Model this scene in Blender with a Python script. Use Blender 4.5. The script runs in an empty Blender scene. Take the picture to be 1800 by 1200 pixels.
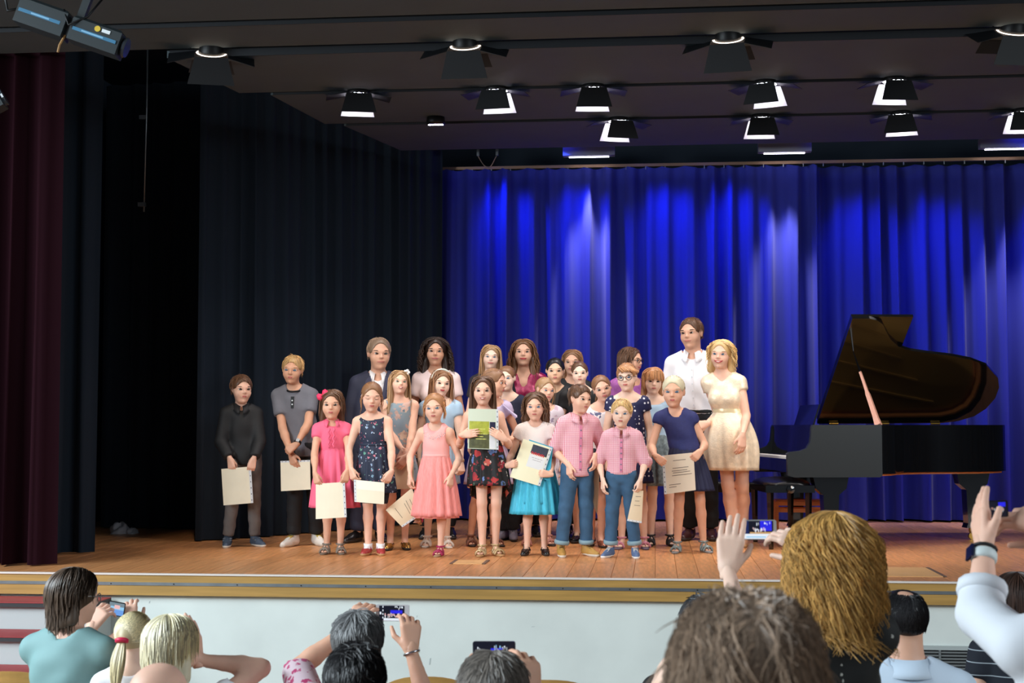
import bpy, math, random
import numpy as np
from mathutils import Vector, Matrix
random.seed(3); rng = np.random.default_rng(5)
sc = bpy.context.scene; COL = sc.collection
PI = math.pi
# ---------------------------------------------------------------- camera
F_PX = 2500.0                       # focal length for an 1800 px wide frame (50 mm on 36 mm)
CAM = np.array([0.0, -9.03, 0.95]); YAW = math.radians(5.71); PITCH = math.radians(3.43)
FW = np.array([-math.sin(YAW)*math.cos(PITCH), math.cos(YAW)*math.cos(PITCH), math.sin(PITCH)])
RT = np.array([math.cos(YAW), math.sin(YAW), 0.0]); UP = np.cross(RT, FW)
cam_d = bpy.data.cameras.new('camera'); cam = bpy.data.objects.new('camera', cam_d); COL.objects.link(cam)
cam_d.sensor_width = 36.0; cam_d.lens = F_PX/1800*36; cam_d.clip_start = 0.05; cam_d.clip_end = 200
m = Matrix.Identity(4)
for i in range(3):
    m[i][0] = RT[i]; m[i][1] = UP[i]; m[i][2] = -FW[i]; m[i][3] = CAM[i]
cam.matrix_world = m
cam_d.dof.use_dof = True; cam_d.dof.focus_distance = 11.0; cam_d.dof.aperture_fstop = 7.0
sc.camera = cam
# ---------------------------------------------------------------- view, world, hall daylight
sc.view_settings.view_transform = 'Standard'; sc.view_settings.look = 'None'
sc.view_settings.gamma = 1.0; sc.view_settings.use_curve_mapping = False
sc.view_settings.exposure = 0.0
wd = bpy.data.worlds.new('hall_light'); sc.world = wd; wd.use_nodes = True
wd.node_tree.nodes['Background'].inputs['Color'].default_value = (0.72, 0.86, 1.0, 1)
wd.node_tree.nodes['Background'].inputs['Strength'].default_value = 0.16
def light(name, kind, loc, energy, color=(1,1,1), target=None, size=None, size_y=None, angle=None, blend=0.5, radius=0.05, parent=None):
    d = bpy.data.lights.new(name, kind); d.energy = energy; d.color = color
    o = bpy.data.objects.new(name, d); COL.objects.link(o); o.location = loc
    if kind == 'AREA':
        d.shape = 'RECTANGLE'; d.size = size; d.size_y = size_y or size
    elif kind == 'SPOT':
        d.spot_size = math.radians(angle); d.spot_blend = blend; d.shadow_soft_size = radius
    else: d.shadow_soft_size = radius
    if target is not None:
        o.rotation_euler = (Vector(target)-Vector(loc)).to_track_quat('-Z', 'Y').to_euler()
    if parent: o.parent = parent
    return o
# the hall's window bands: high on the left-hand wall, and a dimmer one on the right
light('hall_window_left', 'AREA', (-7.5,-6.0,3.6), 1060, (0.80,0.92,1.0), (0,-3.4,-0.4), 7.0, 2.2)
light('hall_window_right', 'AREA', (8.0,-7.5,3.6), 390, (0.85,0.94,1.0), (0,-3.4,-0.4), 6.0, 2.0)
# front-of-house stage spots hanging in the hall above the audience
light('house_spot', 'SPOT', (-2.75,-1.55,2.98), 132, (1.0,0.87,0.74), (-1.5,2.0,0.9), angle=58, blend=0.8, radius=0.06)
light('house_spot', 'SPOT', (3.30,-1.90,3.15), 180, (1.0,0.87,0.74), (-0.2,2.2,0.9), angle=56, blend=0.8, radius=0.06)
# ---------------------------------------------------------------- pixel of the photograph -> place in the hall
def ray(px, py): return FW + RT*((px-900)/F_PX) + UP*((600-py)/F_PX)
def at_z(px, py, z=0.0):
    d = ray(px, py); return CAM + d*((z-CAM[2])/d[2])
def at_y(px, py, y):
    d = ray(px, py); return CAM + d*((y-CAM[1])/d[1])
def at_d(px, py, depth): return CAM + ray(px, py)*depth
HALL = -0.95                        # hall floor; the stage floor is z = 0
# ---------------------------------------------------------------- materials
def lin(c):
    return tuple(((v/255)/12.92 if v/255 <= 0.04045 else ((v/255+0.055)/1.055)**2.4) for v in c[:3])
MATS = {}
def nd(nt, t, **kw):
    n = nt.nodes.new(t)
    for k, v in kw.items():
        if k in n.inputs: n.inputs[k].default_value = v
        else: setattr(n, k, v)
    return n
def M(name, col, rough=0.6, metal=0.0, spec=0.5, var=0.0, vscale=8.0, bump=0.0, bscale=60.0, stretch=(1,1,1), coat=0.0, emit=None, estr=0.0, sheen=0.0, rnd=0.0, tone=False, sss=0.0, alpha=1.0):
    if name in MATS: return MATS[name]
    mt = bpy.data.materials.new(name); mt.use_nodes = True; nt = mt.node_tree
    b = nt.nodes['Principled BSDF']; L = nt.links.new
    c = lin(col); b.inputs['Base Color'].default_value = (*c, 1)
    b.inputs['Roughness'].default_value = rough; b.inputs['Metallic'].default_value = metal
    b.inputs['Specular IOR Level'].default_value = spec; b.inputs['Coat Weight'].default_value = coat
    b.inputs['Sheen Weight'].default_value = sheen
    if alpha < 1: b.inputs['Alpha'].default_value = alpha
    if sss: b.inputs['Subsurface Weight'].default_value = sss; b.inputs['Subsurface Radius'].default_value = (0.02,0.008,0.005); b.inputs['Subsurface Scale'].default_value = 0.5
    if emit is not None:
        b.inputs['Emission Color'].default_value = (*lin(emit), 1); b.inputs['Emission Strength'].default_value = estr
    out = None
    if var or bump:
        tc = nd(nt, 'ShaderNodeTexCoord'); mp = nd(nt, 'ShaderNodeMapping'); mp.inputs['Scale'].default_value = stretch
        L(tc.outputs['Object'], mp.inputs['Vector'])
    if var:
        nz = nd(nt, 'ShaderNodeTexNoise', Scale=vscale, Detail=4.0); L(mp.outputs['Vector'], nz.inputs['Vector'])
        mx = nd(nt, 'ShaderNodeMix', data_type='RGBA')
        mx.inputs['A'].default_value = (*[v*(1-var) for v in c], 1); mx.inputs['B'].default_value = (*[min(1, v*(1+var)) for v in c], 1)
        cr = nd(nt, 'ShaderNodeMapRange'); cr.inputs['From Min'].default_value = 0.3; cr.inputs['From Max'].default_value = 0.7
        L(nz.outputs['Fac'], cr.inputs['Value']); L(cr.outputs['Result'], mx.inputs['Factor']); out = mx.outputs['Result']
    if rnd or tone:
        src = nd(nt, 'ShaderNodeAttribute', attribute_name='tone').outputs['Fac'] if tone else nd(nt, 'ShaderNodeObjectInfo').outputs['Random']
        r2 = nd(nt, 'ShaderNodeMapRange')
        if tone: r2.inputs['From Min'].default_value = 0; r2.inputs['To Min'].default_value = 0.45; r2.inputs['To Max'].default_value = 1.6
        else: r2.inputs['To Min'].default_value = 1-rnd; r2.inputs['To Max'].default_value = 1+rnd
        L(src, r2.inputs['Value'])
        mm = nd(nt, 'ShaderNodeMix', data_type='RGBA', blend_type='MULTIPLY'); mm.inputs['Factor'].default_value = 1
        if out: L(out, mm.inputs['A'])
        else: mm.inputs['A'].default_value = (*c, 1)
        L(r2.outputs['Result'], mm.inputs['B']); out = mm.outputs['Result']
    if out: L(out, b.inputs['Base Color'])
    if bump:
        nb = nd(nt, 'ShaderNodeTexNoise', Scale=bscale, Detail=3.0); L(mp.outputs['Vector'], nb.inputs['Vector'])
        bp = nd(nt, 'ShaderNodeBump', Strength=bump, Distance=0.01); L(nb.outputs['Fac'], bp.inputs['Height']); L(bp.outputs['Normal'], b.inputs['Normal'])
    MATS[name] = mt; return mt
def gingham(name, a, b_, s=0.011):
    if name in MATS: return MATS[name]
    mt = bpy.data.materials.new(name); mt.use_nodes = True; nt = mt.node_tree; b = nt.nodes['Principled BSDF']; L = nt.links.new
    b.inputs['Roughness'].default_value = 0.8
    tc = nd(nt, 'ShaderNodeTexCoord'); sp = nd(nt, 'ShaderNodeSeparateXYZ'); L(tc.outputs['Object'], sp.inputs[0])
    res = []
    for ax in ('X', 'Z'):
        dv = nd(nt, 'ShaderNodeMath', operation='DIVIDE'); dv.inputs[1].default_value = s; L(sp.outputs[ax], dv.inputs[0])
        fr = nd(nt, 'ShaderNodeMath', operation='FRACT'); L(dv.outputs[0], fr.inputs[0])
        lt = nd(nt, 'ShaderNodeMath', operation='LESS_THAN'); lt.inputs[1].default_value = 0.5; L(fr.outputs[0], lt.inputs[0]); res.append(lt)
    ad = nd(nt, 'ShaderNodeMath', operation='ADD'); L(res[0].outputs[0], ad.inputs[0]); L(res[1].outputs[0], ad.inputs[1])
    hf = nd(nt, 'ShaderNodeMath', operation='MULTIPLY'); hf.inputs[1].default_value = 0.5; L(ad.outputs[0], hf.inputs[0])
    mx = nd(nt, 'ShaderNodeMix', data_type='RGBA'); mx.inputs['A'].default_value = (*lin(a), 1); mx.inputs['B'].default_value = (*lin(b_), 1)
    L(hf.outputs[0], mx.inputs['Factor']); L(mx.outputs['Result'], b.inputs['Base Color']); MATS[name] = mt; return mt
def dots(name, base, layers, rough=0.7, metal=0.0, bump=0.0):
    """cloth with printed motifs: layers of (scale, radius, [colours], randomness, jitter)"""
    if name in MATS: return MATS[name]
    mt = bpy.data.materials.new(name); mt.use_nodes = True; nt = mt.node_tree; b = nt.nodes['Principled BSDF']; L = nt.links.new
    b.inputs['Roughness'].default_value = rough; b.inputs['Metallic'].default_value = metal
    tc = nd(nt, 'ShaderNodeTexCoord'); prev = None
    for i, (scale, rad, cols, rand, jit) in enumerate(layers):
        mp = nd(nt, 'ShaderNodeMapping'); mp.inputs['Location'].default_value = (i*3.3, i*1.7, i*0.9)
        L(tc.outputs['Object'], mp.inputs['Vector']); vec = mp.outputs['Vector']
        if jit:
            nz = nd(nt, 'ShaderNodeTexNoise', Scale=scale*2.2, Detail=2.0); L(vec, nz.inputs['Vector'])
            ml = nd(nt, 'ShaderNodeVectorMath', operation='SCALE'); ml.inputs['Scale'].default_value = jit/scale; L(nz.outputs['Color'], ml.inputs[0])
            av = nd(nt, 'ShaderNodeVectorMath', operation='ADD'); L(vec, av.inputs[0]); L(ml.outputs[0], av.inputs[1]); vec = av.outputs[0]
        vo = nd(nt, 'ShaderNodeTexVoronoi', Scale=scale, Randomness=rand); L(vec, vo.inputs['Vector'])
        lt = nd(nt, 'ShaderNodeMath', operation='LESS_THAN'); lt.inputs[1].default_value = rad; L(vo.outputs['Distance'], lt.inputs[0])
        ramp = nd(nt, 'ShaderNodeValToRGB'); ramp.color_ramp.interpolation = 'CONSTANT'
        el = ramp.color_ramp.elements
        while len(el) < len(cols): el.new(0.5)
        while len(el) > max(1, len(cols)): el.remove(el[-1])
        for j, c in enumerate(cols): el[j].position = j/len(cols); el[j].color = (*lin(c), 1)
        sx = nd(nt, 'ShaderNodeSeparateColor'); L(vo.outputs['Color'], sx.inputs[0]); L(sx.outputs[0], ramp.inputs['Fac'])
        mx = nd(nt, 'ShaderNodeMix', data_type='RGBA')
        if prev: L(prev, mx.inputs['A'])
        else: mx.inputs['A'].default_value = (*lin(base), 1)
        L(lt.outputs[0], mx.inputs['Factor']); L(ramp.outputs['Color'], mx.inputs['B']); prev = mx.outputs['Result']
    L(prev, b.inputs['Base Color'])
    if bump:
        nb = nd(nt, 'ShaderNodeTexNoise', Scale=90.0); L(tc.outputs['Object'], nb.inputs['Vector'])
        bp = nd(nt, 'ShaderNodeBump', Strength=bump, Distance=0.01); L(nb.outputs['Fac'], bp.inputs['Height']); L(bp.outputs['Normal'], b.inputs['Normal'])
    MATS[name] = mt; return mt
def stripes(name, base, line, period, frac, axis='Z'):
    if name in MATS: return MATS[name]
    mt = bpy.data.materials.new(name); mt.use_nodes = True; nt = mt.node_tree; b = nt.nodes['Principled BSDF']; L = nt.links.new
    b.inputs['Roughness'].default_value = 0.85
    tc = nd(nt, 'ShaderNodeTexCoord'); sp = nd(nt, 'ShaderNodeSeparateXYZ'); L(tc.outputs['Object'], sp.inputs[0])
    dv = nd(nt, 'ShaderNodeMath', operation='DIVIDE'); dv.inputs[1].default_value = period; L(sp.outputs[axis], dv.inputs[0])
    fr = nd(nt, 'ShaderNodeMath', operation='FRACT'); L(dv.outputs[0], fr.inputs[0])
    lt = nd(nt, 'ShaderNodeMath', operation='LESS_THAN'); lt.inputs[1].default_value = frac; L(fr.outputs[0], lt.inputs[0])
    mx = nd(nt, 'ShaderNodeMix', data_type='RGBA'); mx.inputs['A'].default_value = (*lin(base), 1); mx.inputs['B'].default_value = (*lin(line), 1)
    L(lt.outputs[0], mx.inputs['Factor']); L(mx.outputs['Result'], b.inputs['Base Color']); MATS[name] = mt; return mt
# ---------------------------------------------------------------- objects
def tag(o, label=None, cat=None, group=None, kind=None):
    if label: o['label'] = label
    if cat: o['category'] = cat
    if group: o['group'] = group
    if kind: o['kind'] = kind
    return o
def empty(name, loc=(0,0,0), rz=0.0):
    o = bpy.data.objects.new(name, None); COL.objects.link(o); o.location = loc; o.rotation_euler = (0,0,rz); o.empty_display_size = 0.1
    return o
def mesh_np(name, V, Fs, smooth=True, tone=None):
    """V (n,3); Fs list of index arrays (k,3) or (k,4)"""
    me = bpy.data.meshes.new(name); V = np.asarray(V, dtype=np.float32)
    if not isinstance(Fs, (list, tuple)): Fs = [Fs]
    Fs = [np.asarray(f, dtype=np.int32) for f in Fs if len(f)]
    me.vertices.add(len(V)); me.vertices.foreach_set('co', V.ravel())
    nl = sum(f.size for f in Fs); npoly = sum(len(f) for f in Fs)
    me.loops.add(nl); me.polygons.add(npoly)
    me.loops.foreach_set('vertex_index', np.concatenate([f.ravel() for f in Fs]))
    tot = np.concatenate([np.full(len(f), f.shape[1], np.int32) for f in Fs]); st = np.concatenate([[0], np.cumsum(tot)[:-1]]).astype(np.int32)
    me.polygons.foreach_set('loop_start', st); me.polygons.foreach_set('loop_total', tot)
    me.polygons.foreach_set('use_smooth', np.full(npoly, smooth, dtype=bool))
    if tone is not None:
        a = me.attributes.new('tone', 'FLOAT', 'POINT'); a.data.foreach_set('value', np.asarray(tone, np.float32))
    me.update(calc_edges=True); me.validate(); return me
def obj(name, me, mat, parent=None, loc=None, rot=None):
    o = bpy.data.objects.new(name, me); COL.objects.link(o)
    if mat is not None and len(me.materials) == 0: me.materials.append(mat)
    if parent: o.parent = parent
    if loc is not None: o.location = loc
    if rot is not None: o.rotation_euler = rot
    return o
class MB:
    """collects boxes, prisms, tubes, lathes into one mesh"""
    def __init__(s): s.V = []; s.F = []
    def add(s, V, F):
        n = len(s.V); s.V += [tuple(v) for v in V]; s.F += [tuple(i+n for i in f) for f in F]; return s
    def box(s, lo, hi, ch=0.0):
        x0,y0,z0 = lo; x1,y1,z1 = hi
        V = [(x0,y0,z0),(x1,y0,z0),(x1,y1,z0),(x0,y1,z0),(x0,y0,z1),(x1,y0,z1),(x1,y1,z1),(x0,y1,z1)]
        if ch:
            V = V[:4]+[(x0,y0,z1-ch),(x1,y0,z1-ch),(x1,y1,z1-ch),(x0,y1,z1-ch),(x0+ch,y0+ch,z1),(x1-ch,y0+ch,z1),(x1-ch,y1-ch,z1),(x0+ch,y1-ch,z1)]
            return s.add(V, [(3,2,1,0),(0,1,5,4),(1,2,6,5),(2,3,7,6),(3,0,4,7),(4,5,9,8),(5,6,10,9),(6,7,11,10),(7,4,8,11),(8,9,10,11)])
        return s.add(V, [(3,2,1,0),(4,5,6,7),(0,1,5,4),(1,2,6,5),(2,3,7,6),(3,0,4,7)])
    def prism(s, poly, lo, hi, axis='z'):
        n = len(poly); mk = {'z': lambda p,h: (p[0],p[1],h), 'y': lambda p,h: (p[0],h,p[1]), 'x': lambda p,h: (h,p[0],p[1])}[axis]
        V = [mk(p,lo) for p in poly]+[mk(p,hi) for p in poly]
        return s.add(V, [tuple(range(n-1,-1,-1)), tuple(range(n,2*n))]+[(i,(i+1)%n,n+(i+1)%n,n+i) for i in range(n)])
    def tube(s, pts, r, n=8, caps=True):
        pts = [Vector(p) for p in pts]; rs = r if isinstance(r, (list, tuple)) else [r]*len(pts); V = []; 
        t0 = (pts[1]-pts[0]).normalized(); up = Vector((0,0,1)) if abs(t0.z) < 0.9 else Vector((1,0,0)); a = t0.cross(up).normalized()
        for i, p in enumerate(pts):
            t = (pts[min(i+1,len(pts)-1)]-pts[max(i-1,0)]).normalized(); a = (a-t*a.dot(t)).normalized(); b = t.cross(a)
            V += [tuple(p+(a*math.cos(2*PI*k/n)+b*math.sin(2*PI*k/n))*rs[i]) for k in range(n)]
        F = [(i*n+k, i*n+(k+1)%n, (i+1)*n+(k+1)%n, (i+1)*n+k) for i in range(len(pts)-1) for k in range(n)]
        if caps: F += [tuple(range(n-1,-1,-1)), tuple(range((len(pts)-1)*n, len(pts)*n))]
        return s.add(V, F)
    def lathe(s, prof, n=20, c=(0,0,0), sx=1.0, sy=1.0):
        V = [(c[0]+r*sx*math.cos(2*PI*k/n), c[1]+r*sy*math.sin(2*PI*k/n), c[2]+z) for r, z in prof for k in range(n)]
        F = [(i*n+k, i*n+(k+1)%n, (i+1)*n+(k+1)%n, (i+1)*n+k) for i in range(len(prof)-1) for k in range(n)]
        F += [tuple(range(n-1,-1,-1)), tuple(range((len(prof)-1)*n, len(prof)*n))]
        return s.add(V, F)
    def mesh(s, name, smooth=False):
        me = bpy.data.meshes.new(name); me.from_pydata(s.V, [], s.F)
        if smooth: me.polygons.foreach_set('use_smooth', np.ones(len(me.polygons), dtype=bool))
        me.update(); return me
    def build(s, name, mat, parent=None, smooth=False, loc=None, rot=None): return obj(name, s.mesh(name, smooth), mat, parent, loc, rot)
def structure(o): o['kind'] = 'structure'; return o
# ================================================================ SETTING
XL, XR = -5.6, 5.2
m_plank = M('stage_wood', (216,150,96), 0.34, var=0.22, vscale=5, stretch=(9,0.9,1), rnd=0.10, bump=0.04, bscale=30, spec=0.5)
m_under = M('stage_underlay', (92,58,36), 0.8)
m_honey = M('honey_wood', (184,142,76), 0.45, var=0.16, vscale=3, stretch=(0.7,6,14), coat=0.15)
m_apron = M('apron_paint', (226,232,226), 0.6, var=0.06, vscale=2.5)
m_white_edge = M('white_nosing', (236,224,214), 0.5)
m_alu = M('brushed_metal', (150,156,160), 0.38, metal=0.85, var=0.12, vscale=10)
m_black = M('black_metal', (16,17,19), 0.45, metal=0.2)
m_blackpaint = M('black_wall', (48,57,68), 0.9, spec=0.2)
floor = MB().box((XL,0.0,-0.10),(XR,6.4,-0.022)).build('floor', m_under); structure(floor)
def plank_mesh(L): return MB().box((-0.0690,0.0015,-0.021),(0.0690,L-0.0015,0.0),0.0022).mesh('plank')
pm = {L: plank_mesh(L) for L in (2.1, 1.05)}
ncol = int((XR-XL)/0.14)
for c in range(ncol):
    y = 0.018
    for L in ((1.05,2.1,2.1,1.05) if c % 2 else (2.1,2.1,2.1)):
        obj('plank', pm[L], m_plank, floor, (XL+0.07+0.14*c, y, 0.0)); y += L
# pale floor-box covers let into the boards
for a, b_, lbl in (((793,991),(858,985),'pale rectangular floor box cover before the girl in the flowered skirt'), ((1548,1013),(1630,998),'large pale rectangular floor box cover in the boards behind the red-haired woman')):
    p = at_z(*a); q = at_z(*b_)
    t = empty('floor_box_cover', ((p[0]+q[0])/2, (p[1]+q[1])/2, 0.0)); tag(t, lbl, 'floor plate', 'floor box covers')
    w = abs(q[0]-p[0])/2; h = max(0.07, abs(q[1]-p[1])/2)
    MB().box((-w,-h,0.0002),(w,h,0.004),0.001).build('plate', M('plate_wood', (222,170,112), 0.5), t)
    for s in (-1,1): MB().box((s*w-0.012,-h,0.0002),(s*w+0.012,h,0.006),0.001).build('edge_strip', M('plate_edge', (120,96,80), 0.5, metal=0.3), t)
# stage front
wf = MB().box((-9,0.03,HALL),(9,0.25,-0.13)).build('wall_front', m_apron); structure(wf)
structure(MB().box((-9,-0.02,-0.009),(9,0.016,0.001)).build('trim_1', m_white_edge))
structure(MB().box((-9,-0.012,-0.056),(9,0.25,-0.009)).build('trim_2', m_honey))
structure(MB().box((-9,-0.016,-0.076),(9,0.25,-0.056)).build('trim_3', m_alu))
structure(MB().box((-9,-0.012,-0.140),(9,0.25,-0.076)).build('trim_4', m_honey))
sm_screw = MB().lathe([(0.004,0),(0.004,0.002)], 8).mesh('screw')
tr3 = bpy.data.objects['trim_3']
for k in range(24): obj('screw', sm_screw, m_black, tr3, (-5.2+k*0.42, -0.0165, -0.066), (PI/2,0,0))
hf = MB().box((-9,-11.5,HALL-0.06),(9,0.03,HALL)).build('floor_hall', M('hall_floor', (120,96,72), 0.5, var=0.1)); structure(hf)
# scuffs on the apron
m_scuff = M('scuff', (190,198,195), 0.7)
for (px, py, w, h) in ((756,1162,0.014,0.045),(737,1142,0.006,0.04),(733,1083,0.006,0.014),(937,1101,0.03,0.004),(263,1058,0.012,0.016)):
    p = at_y(px, py, 0.03); MB().prism([(-w/2,-h/2),(w*0.1,-h/2.4),(w/2,h/2),(-w*0.2,h/2.6)], -0.0012, 0.0003, 'y').build('scuff_mark', m_scuff, wf, loc=tuple(p))
# steps up to the stage at the left
st = empty('stage_steps', (-4.6,0,HALL)); tag(st, 'white steps with red treads leading up to the stage beside the teal-shirted woman', 'steps')
m_tread = M('red_tread', (164,58,60), 0.6, var=0.08); m_riser = M('step_riser', (190,196,194), 0.7); m_lip = M('dark_step_lip', (52,52,54), 0.6)
xe = at_y(165,1060,-0.3)[0]
for k in range(4):
    z = -0.155-0.17*k; y1 = -0.02-0.30*k; y0 = y1-0.30
    MB().box((-6.2+4.6,y0+0.02,0),(xe+4.6,y1+0.01,z-HALL-0.030)).build('riser', m_riser, st)
    MB().box((-6.2+4.6,y0-0.01,z-HALL-0.030),(xe+4.6,y1+0.01,z-HALL-0.005)).build('tread_lip', m_lip, st)
    MB().box((-6.2+4.6,y0-0.013,z-HALL-0.005),(xe+4.6,y1+0.01,z-HALL)).build('tread', m_tread, st)
# ventilation grille in the apron
p0 = at_y(1572,1133,0.03); p1 = at_y(1795,1190,0.03)
vg = empty('vent_grille', (p0[0],0.03,p0[2])); tag(vg, 'grey slatted ventilation grille low in the white stage front', 'vent')
W = p1[0]-p0[0]; Hh = 0.36; m_vent = M('vent_grey', (112,116,116), 0.55); m_vtop = M('vent_frame', (176,184,182), 0.55)
MB().box((0,-0.002,-Hh),(W,0.001,-0.01)).build('recess', M('vent_dark', (14,16,18), 0.9), vg)
MB().box((-0.03,-0.014,-0.026),(W+0.03,0.0,0.0)).build('frame', m_vtop, vg)
for x in (-0.03, W): MB().box((x,-0.013,-Hh),(x+0.03,0.0,-0.026)).build('frame', m_vtop, vg)
slat = MB().box((0,-0.010,-0.0055),(W,-0.0015,0.0045)).mesh('slat')
for k in range(16): obj('slat', slat, m_vent, vg, (0,0,-0.040-0.0195*k))
for f in (0.36, 0.72): MB().box((W*f-0.006,-0.0125,-Hh),(W*f+0.006,-0.002,-0.026)).build('mullion', m_vent, vg)
# dark shell of the stage house, added to keep ambient light out
structure(MB().box((XL-0.1,6.35,-0.1),(XR+0.1,6.45,5.2)).build('wall_back', m_blackpaint))
structure(MB().box((XL-0.1,0.0,-0.1),(XL,6.4,5.2)).build('wall_left', m_blackpaint))
structure(MB().box((XR,0.0,-0.1),(XR+0.1,6.4,5.2)).build('wall_right', m_blackpaint))
# ---------------------------------------------------------------- ceiling of stepped panels
ceil_ = MB().box((-9,-3.2,4.5),(9,6.45,4.6)).build('ceiling', m_blackpaint); structure(ceil_)  # black void roof over the panels, added so no ambient light leaks in
m_panel = M('ceiling_panel_grey', (80,94,100), 0.75, var=0.05, vscale=3, bump=0.05, bscale=120)
m_pedge = M('ceiling_panel_edge', (22,26,32), 0.7)
# (front y, back y, left x at front, left x at back, how far the front edge hangs below the panel before it)
for i, (ya, yb, xa, xb, dr) in enumerate(((-3.1,-1.55,-6.5,-6.5,0.0),(-1.5,-0.36,-6.5,-6.5,0.02),(-0.31,0.27,-6.0,-6.0,0.022),(0.33,1.57,-3.32,-3.18,0.045),(1.60,2.74,-2.94,-2.78,0.014),(2.77,3.96,-2.62,-2.34,0.014))):
    zb, t = 3.525, 0.05; zf = zb-dr; xr = 6.5
    V = [(xa,ya,zf),(xr,ya,zf),(xr,yb,zb),(xb,yb,zb),(xa,ya,zf+t),(xr,ya,zf+t),(xr,yb,zb+t),(xb,yb,zb+t)]
    MB().add(V, [(3,2,1,0),(4,5,6,7),(0,1,5,4),(1,2,6,5),(2,3,7,6),(3,0,4,7)]).build('panel', m_panel, ceil_)
    if i > 0:
        MB().box((min(xa,xb)+0.02,ya-0.006,zf-0.001),(xr,ya-0.0005,zf+0.055)).build('panel_edge', m_pedge, ceil_)
        MB().box((min(xa,xb)+0.1,ya-0.05,zb+0.03),(xr,ya-0.012,zb+0.05)).build('slot_track', m_blackpaint, ceil_)
# ---------------------------------------------------------------- drapes
def drape(name, pts, z0, z1, wave, amp0, amp1, mat, label, seed=0, step=0.022, nz=22, sharp=0.5, pins=0.0):
    r = np.random.default_rng(seed); pts = np.array(pts, float); seg = np.linalg.norm(np.diff(pts, axis=0), axis=1); cum = np.concatenate([[0], np.cumsum(seg)])
    n = int(cum[-1]/step); s = np.linspace(0, cum[-1], n)
    P = np.stack([np.interp(s, cum, pts[:,0]), np.interp(s, cum, pts[:,1])], 1); T = np.gradient(P, axis=0); T /= np.linalg.norm(T, axis=1)[:,None]
    N = np.stack([T[:,1], -T[:,0]], 1)            # towards the viewer side
    ph = 2*PI*s/wave + 0.8*np.sin(2*PI*s/(wave*4.3)+seed) + 0.5*np.sin(2*PI*s/(wave*2.7)+2*seed)
    am = 0.75+0.35*np.sin(2*PI*s/(wave*5.1)+seed*1.3)+0.15*np.sin(2*PI*s/(wave*2.2))
    zs = np.linspace(z0, z1, nz); V = []
    for z in zs:
        f = (z1-z)/(z1-z0); a = amp0+(amp1-amp0)*f**0.7
        p2 = ph+0.35*f*np.sin(s*1.9+seed)+0.25*np.sin(f*3+s*3.1)*f
        w = np.sin(p2); w = np.sign(w)*np.abs(w)**sharp if sharp < 1 else w
        w = w+0.35*np.sin(2*p2+1+seed)*(0.5+0.5*f)+0.3*np.sin(0.5*p2+seed)*f
        o = a*am*w
        q = P+N*o[:,None]+T*(0.25*a*np.cos(p2)*am)[:,None]
        zz = z+ (pins*np.abs(np.sin(ph/2))*np.clip(1-f*14,0,1) if pins else 0)*np.ones(n)
        V.append(np.column_stack([q, zz if pins else np.full(n, z)]))
    V = np.concatenate(V); i = np.arange(nz-1)[:,None]*n; j = np.arange(n-1)[None,:]
    Fq = np.stack([i+j, i+j+1, i+n+j+1, i+n+j], -1).reshape(-1,4)
    o = obj(name, mesh_np(name, V, Fq), mat); tag(o, label, 'curtain'); return o
m_blue = M('blue_velour', (46,54,150), 0.75, sheen=0.15, spec=0.2)
m_blk = M('black_velour', (35,43,53), 0.95, sheen=0.02, spec=0.08)
m_mar = M('maroon_velour', (38,16,23), 0.95, spec=0.05)
YB = 5.45
drape('stage_curtain', [(-2.55,YB-0.1),(1.66,YB)], 0.02, 3.60, 0.205, 0.045, 0.12, m_blue, 'long blue stage backdrop curtain hanging behind the group of children', 1, pins=-0.02)
drape('stage_curtain', [(1.60,YB+0.10),(5.1,YB+0.2)], 0.02, 3.60, 0.205, 0.045, 0.12, m_blue, 'blue stage backdrop curtain hanging behind the grand piano', 2, pins=-0.02)
p = at_z(352,952); q = at_z(772,918)
drape('side_curtain', [(p[0]-0.05,p[1]),(p[0]+0.35,p[1]+0.45),(q[0],q[1]+0.05)], 0.01, 4.2, 0.17, 0.03, 0.05, m_blk, 'black side curtain running back from the boy in black to the blue backdrop', 3)
drape('side_curtain', [(-5.2,3.95),(p[0]+0.35,3.75)], 0.01, 4.2, 0.24, 0.03, 0.05, m_blk, 'black drape closing off the dark wing behind the crumpled white cloth', 4)
p = at_z(118,977); q = at_z(168,972)
drape('side_curtain', [(p[0]-0.35,p[1]+0.05),(q[0],q[1])], 0.01, 4.2, 0.19, 0.03, 0.045, m_blk, 'narrow black side curtain standing beside the maroon house curtain', 5)
q = at_z(100,993)
drape('house_curtain', [(-5.5,0.34),(q[0],0.42)], 0.01, 4.2, 0.21, 0.04, 0.07, m_mar, 'dark maroon house curtain gathered at the left edge of the stage', 6)
# unseen right-hand drape, added to keep ambient light off the stage
drape('side_curtain', [(4.9,0.8),(5.0,5.6)], 0.01, 4.2, 0.3, 0.03, 0.05, m_blk, 'added black curtain blocking stray light at the far right side of the stage', 7)
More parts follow.
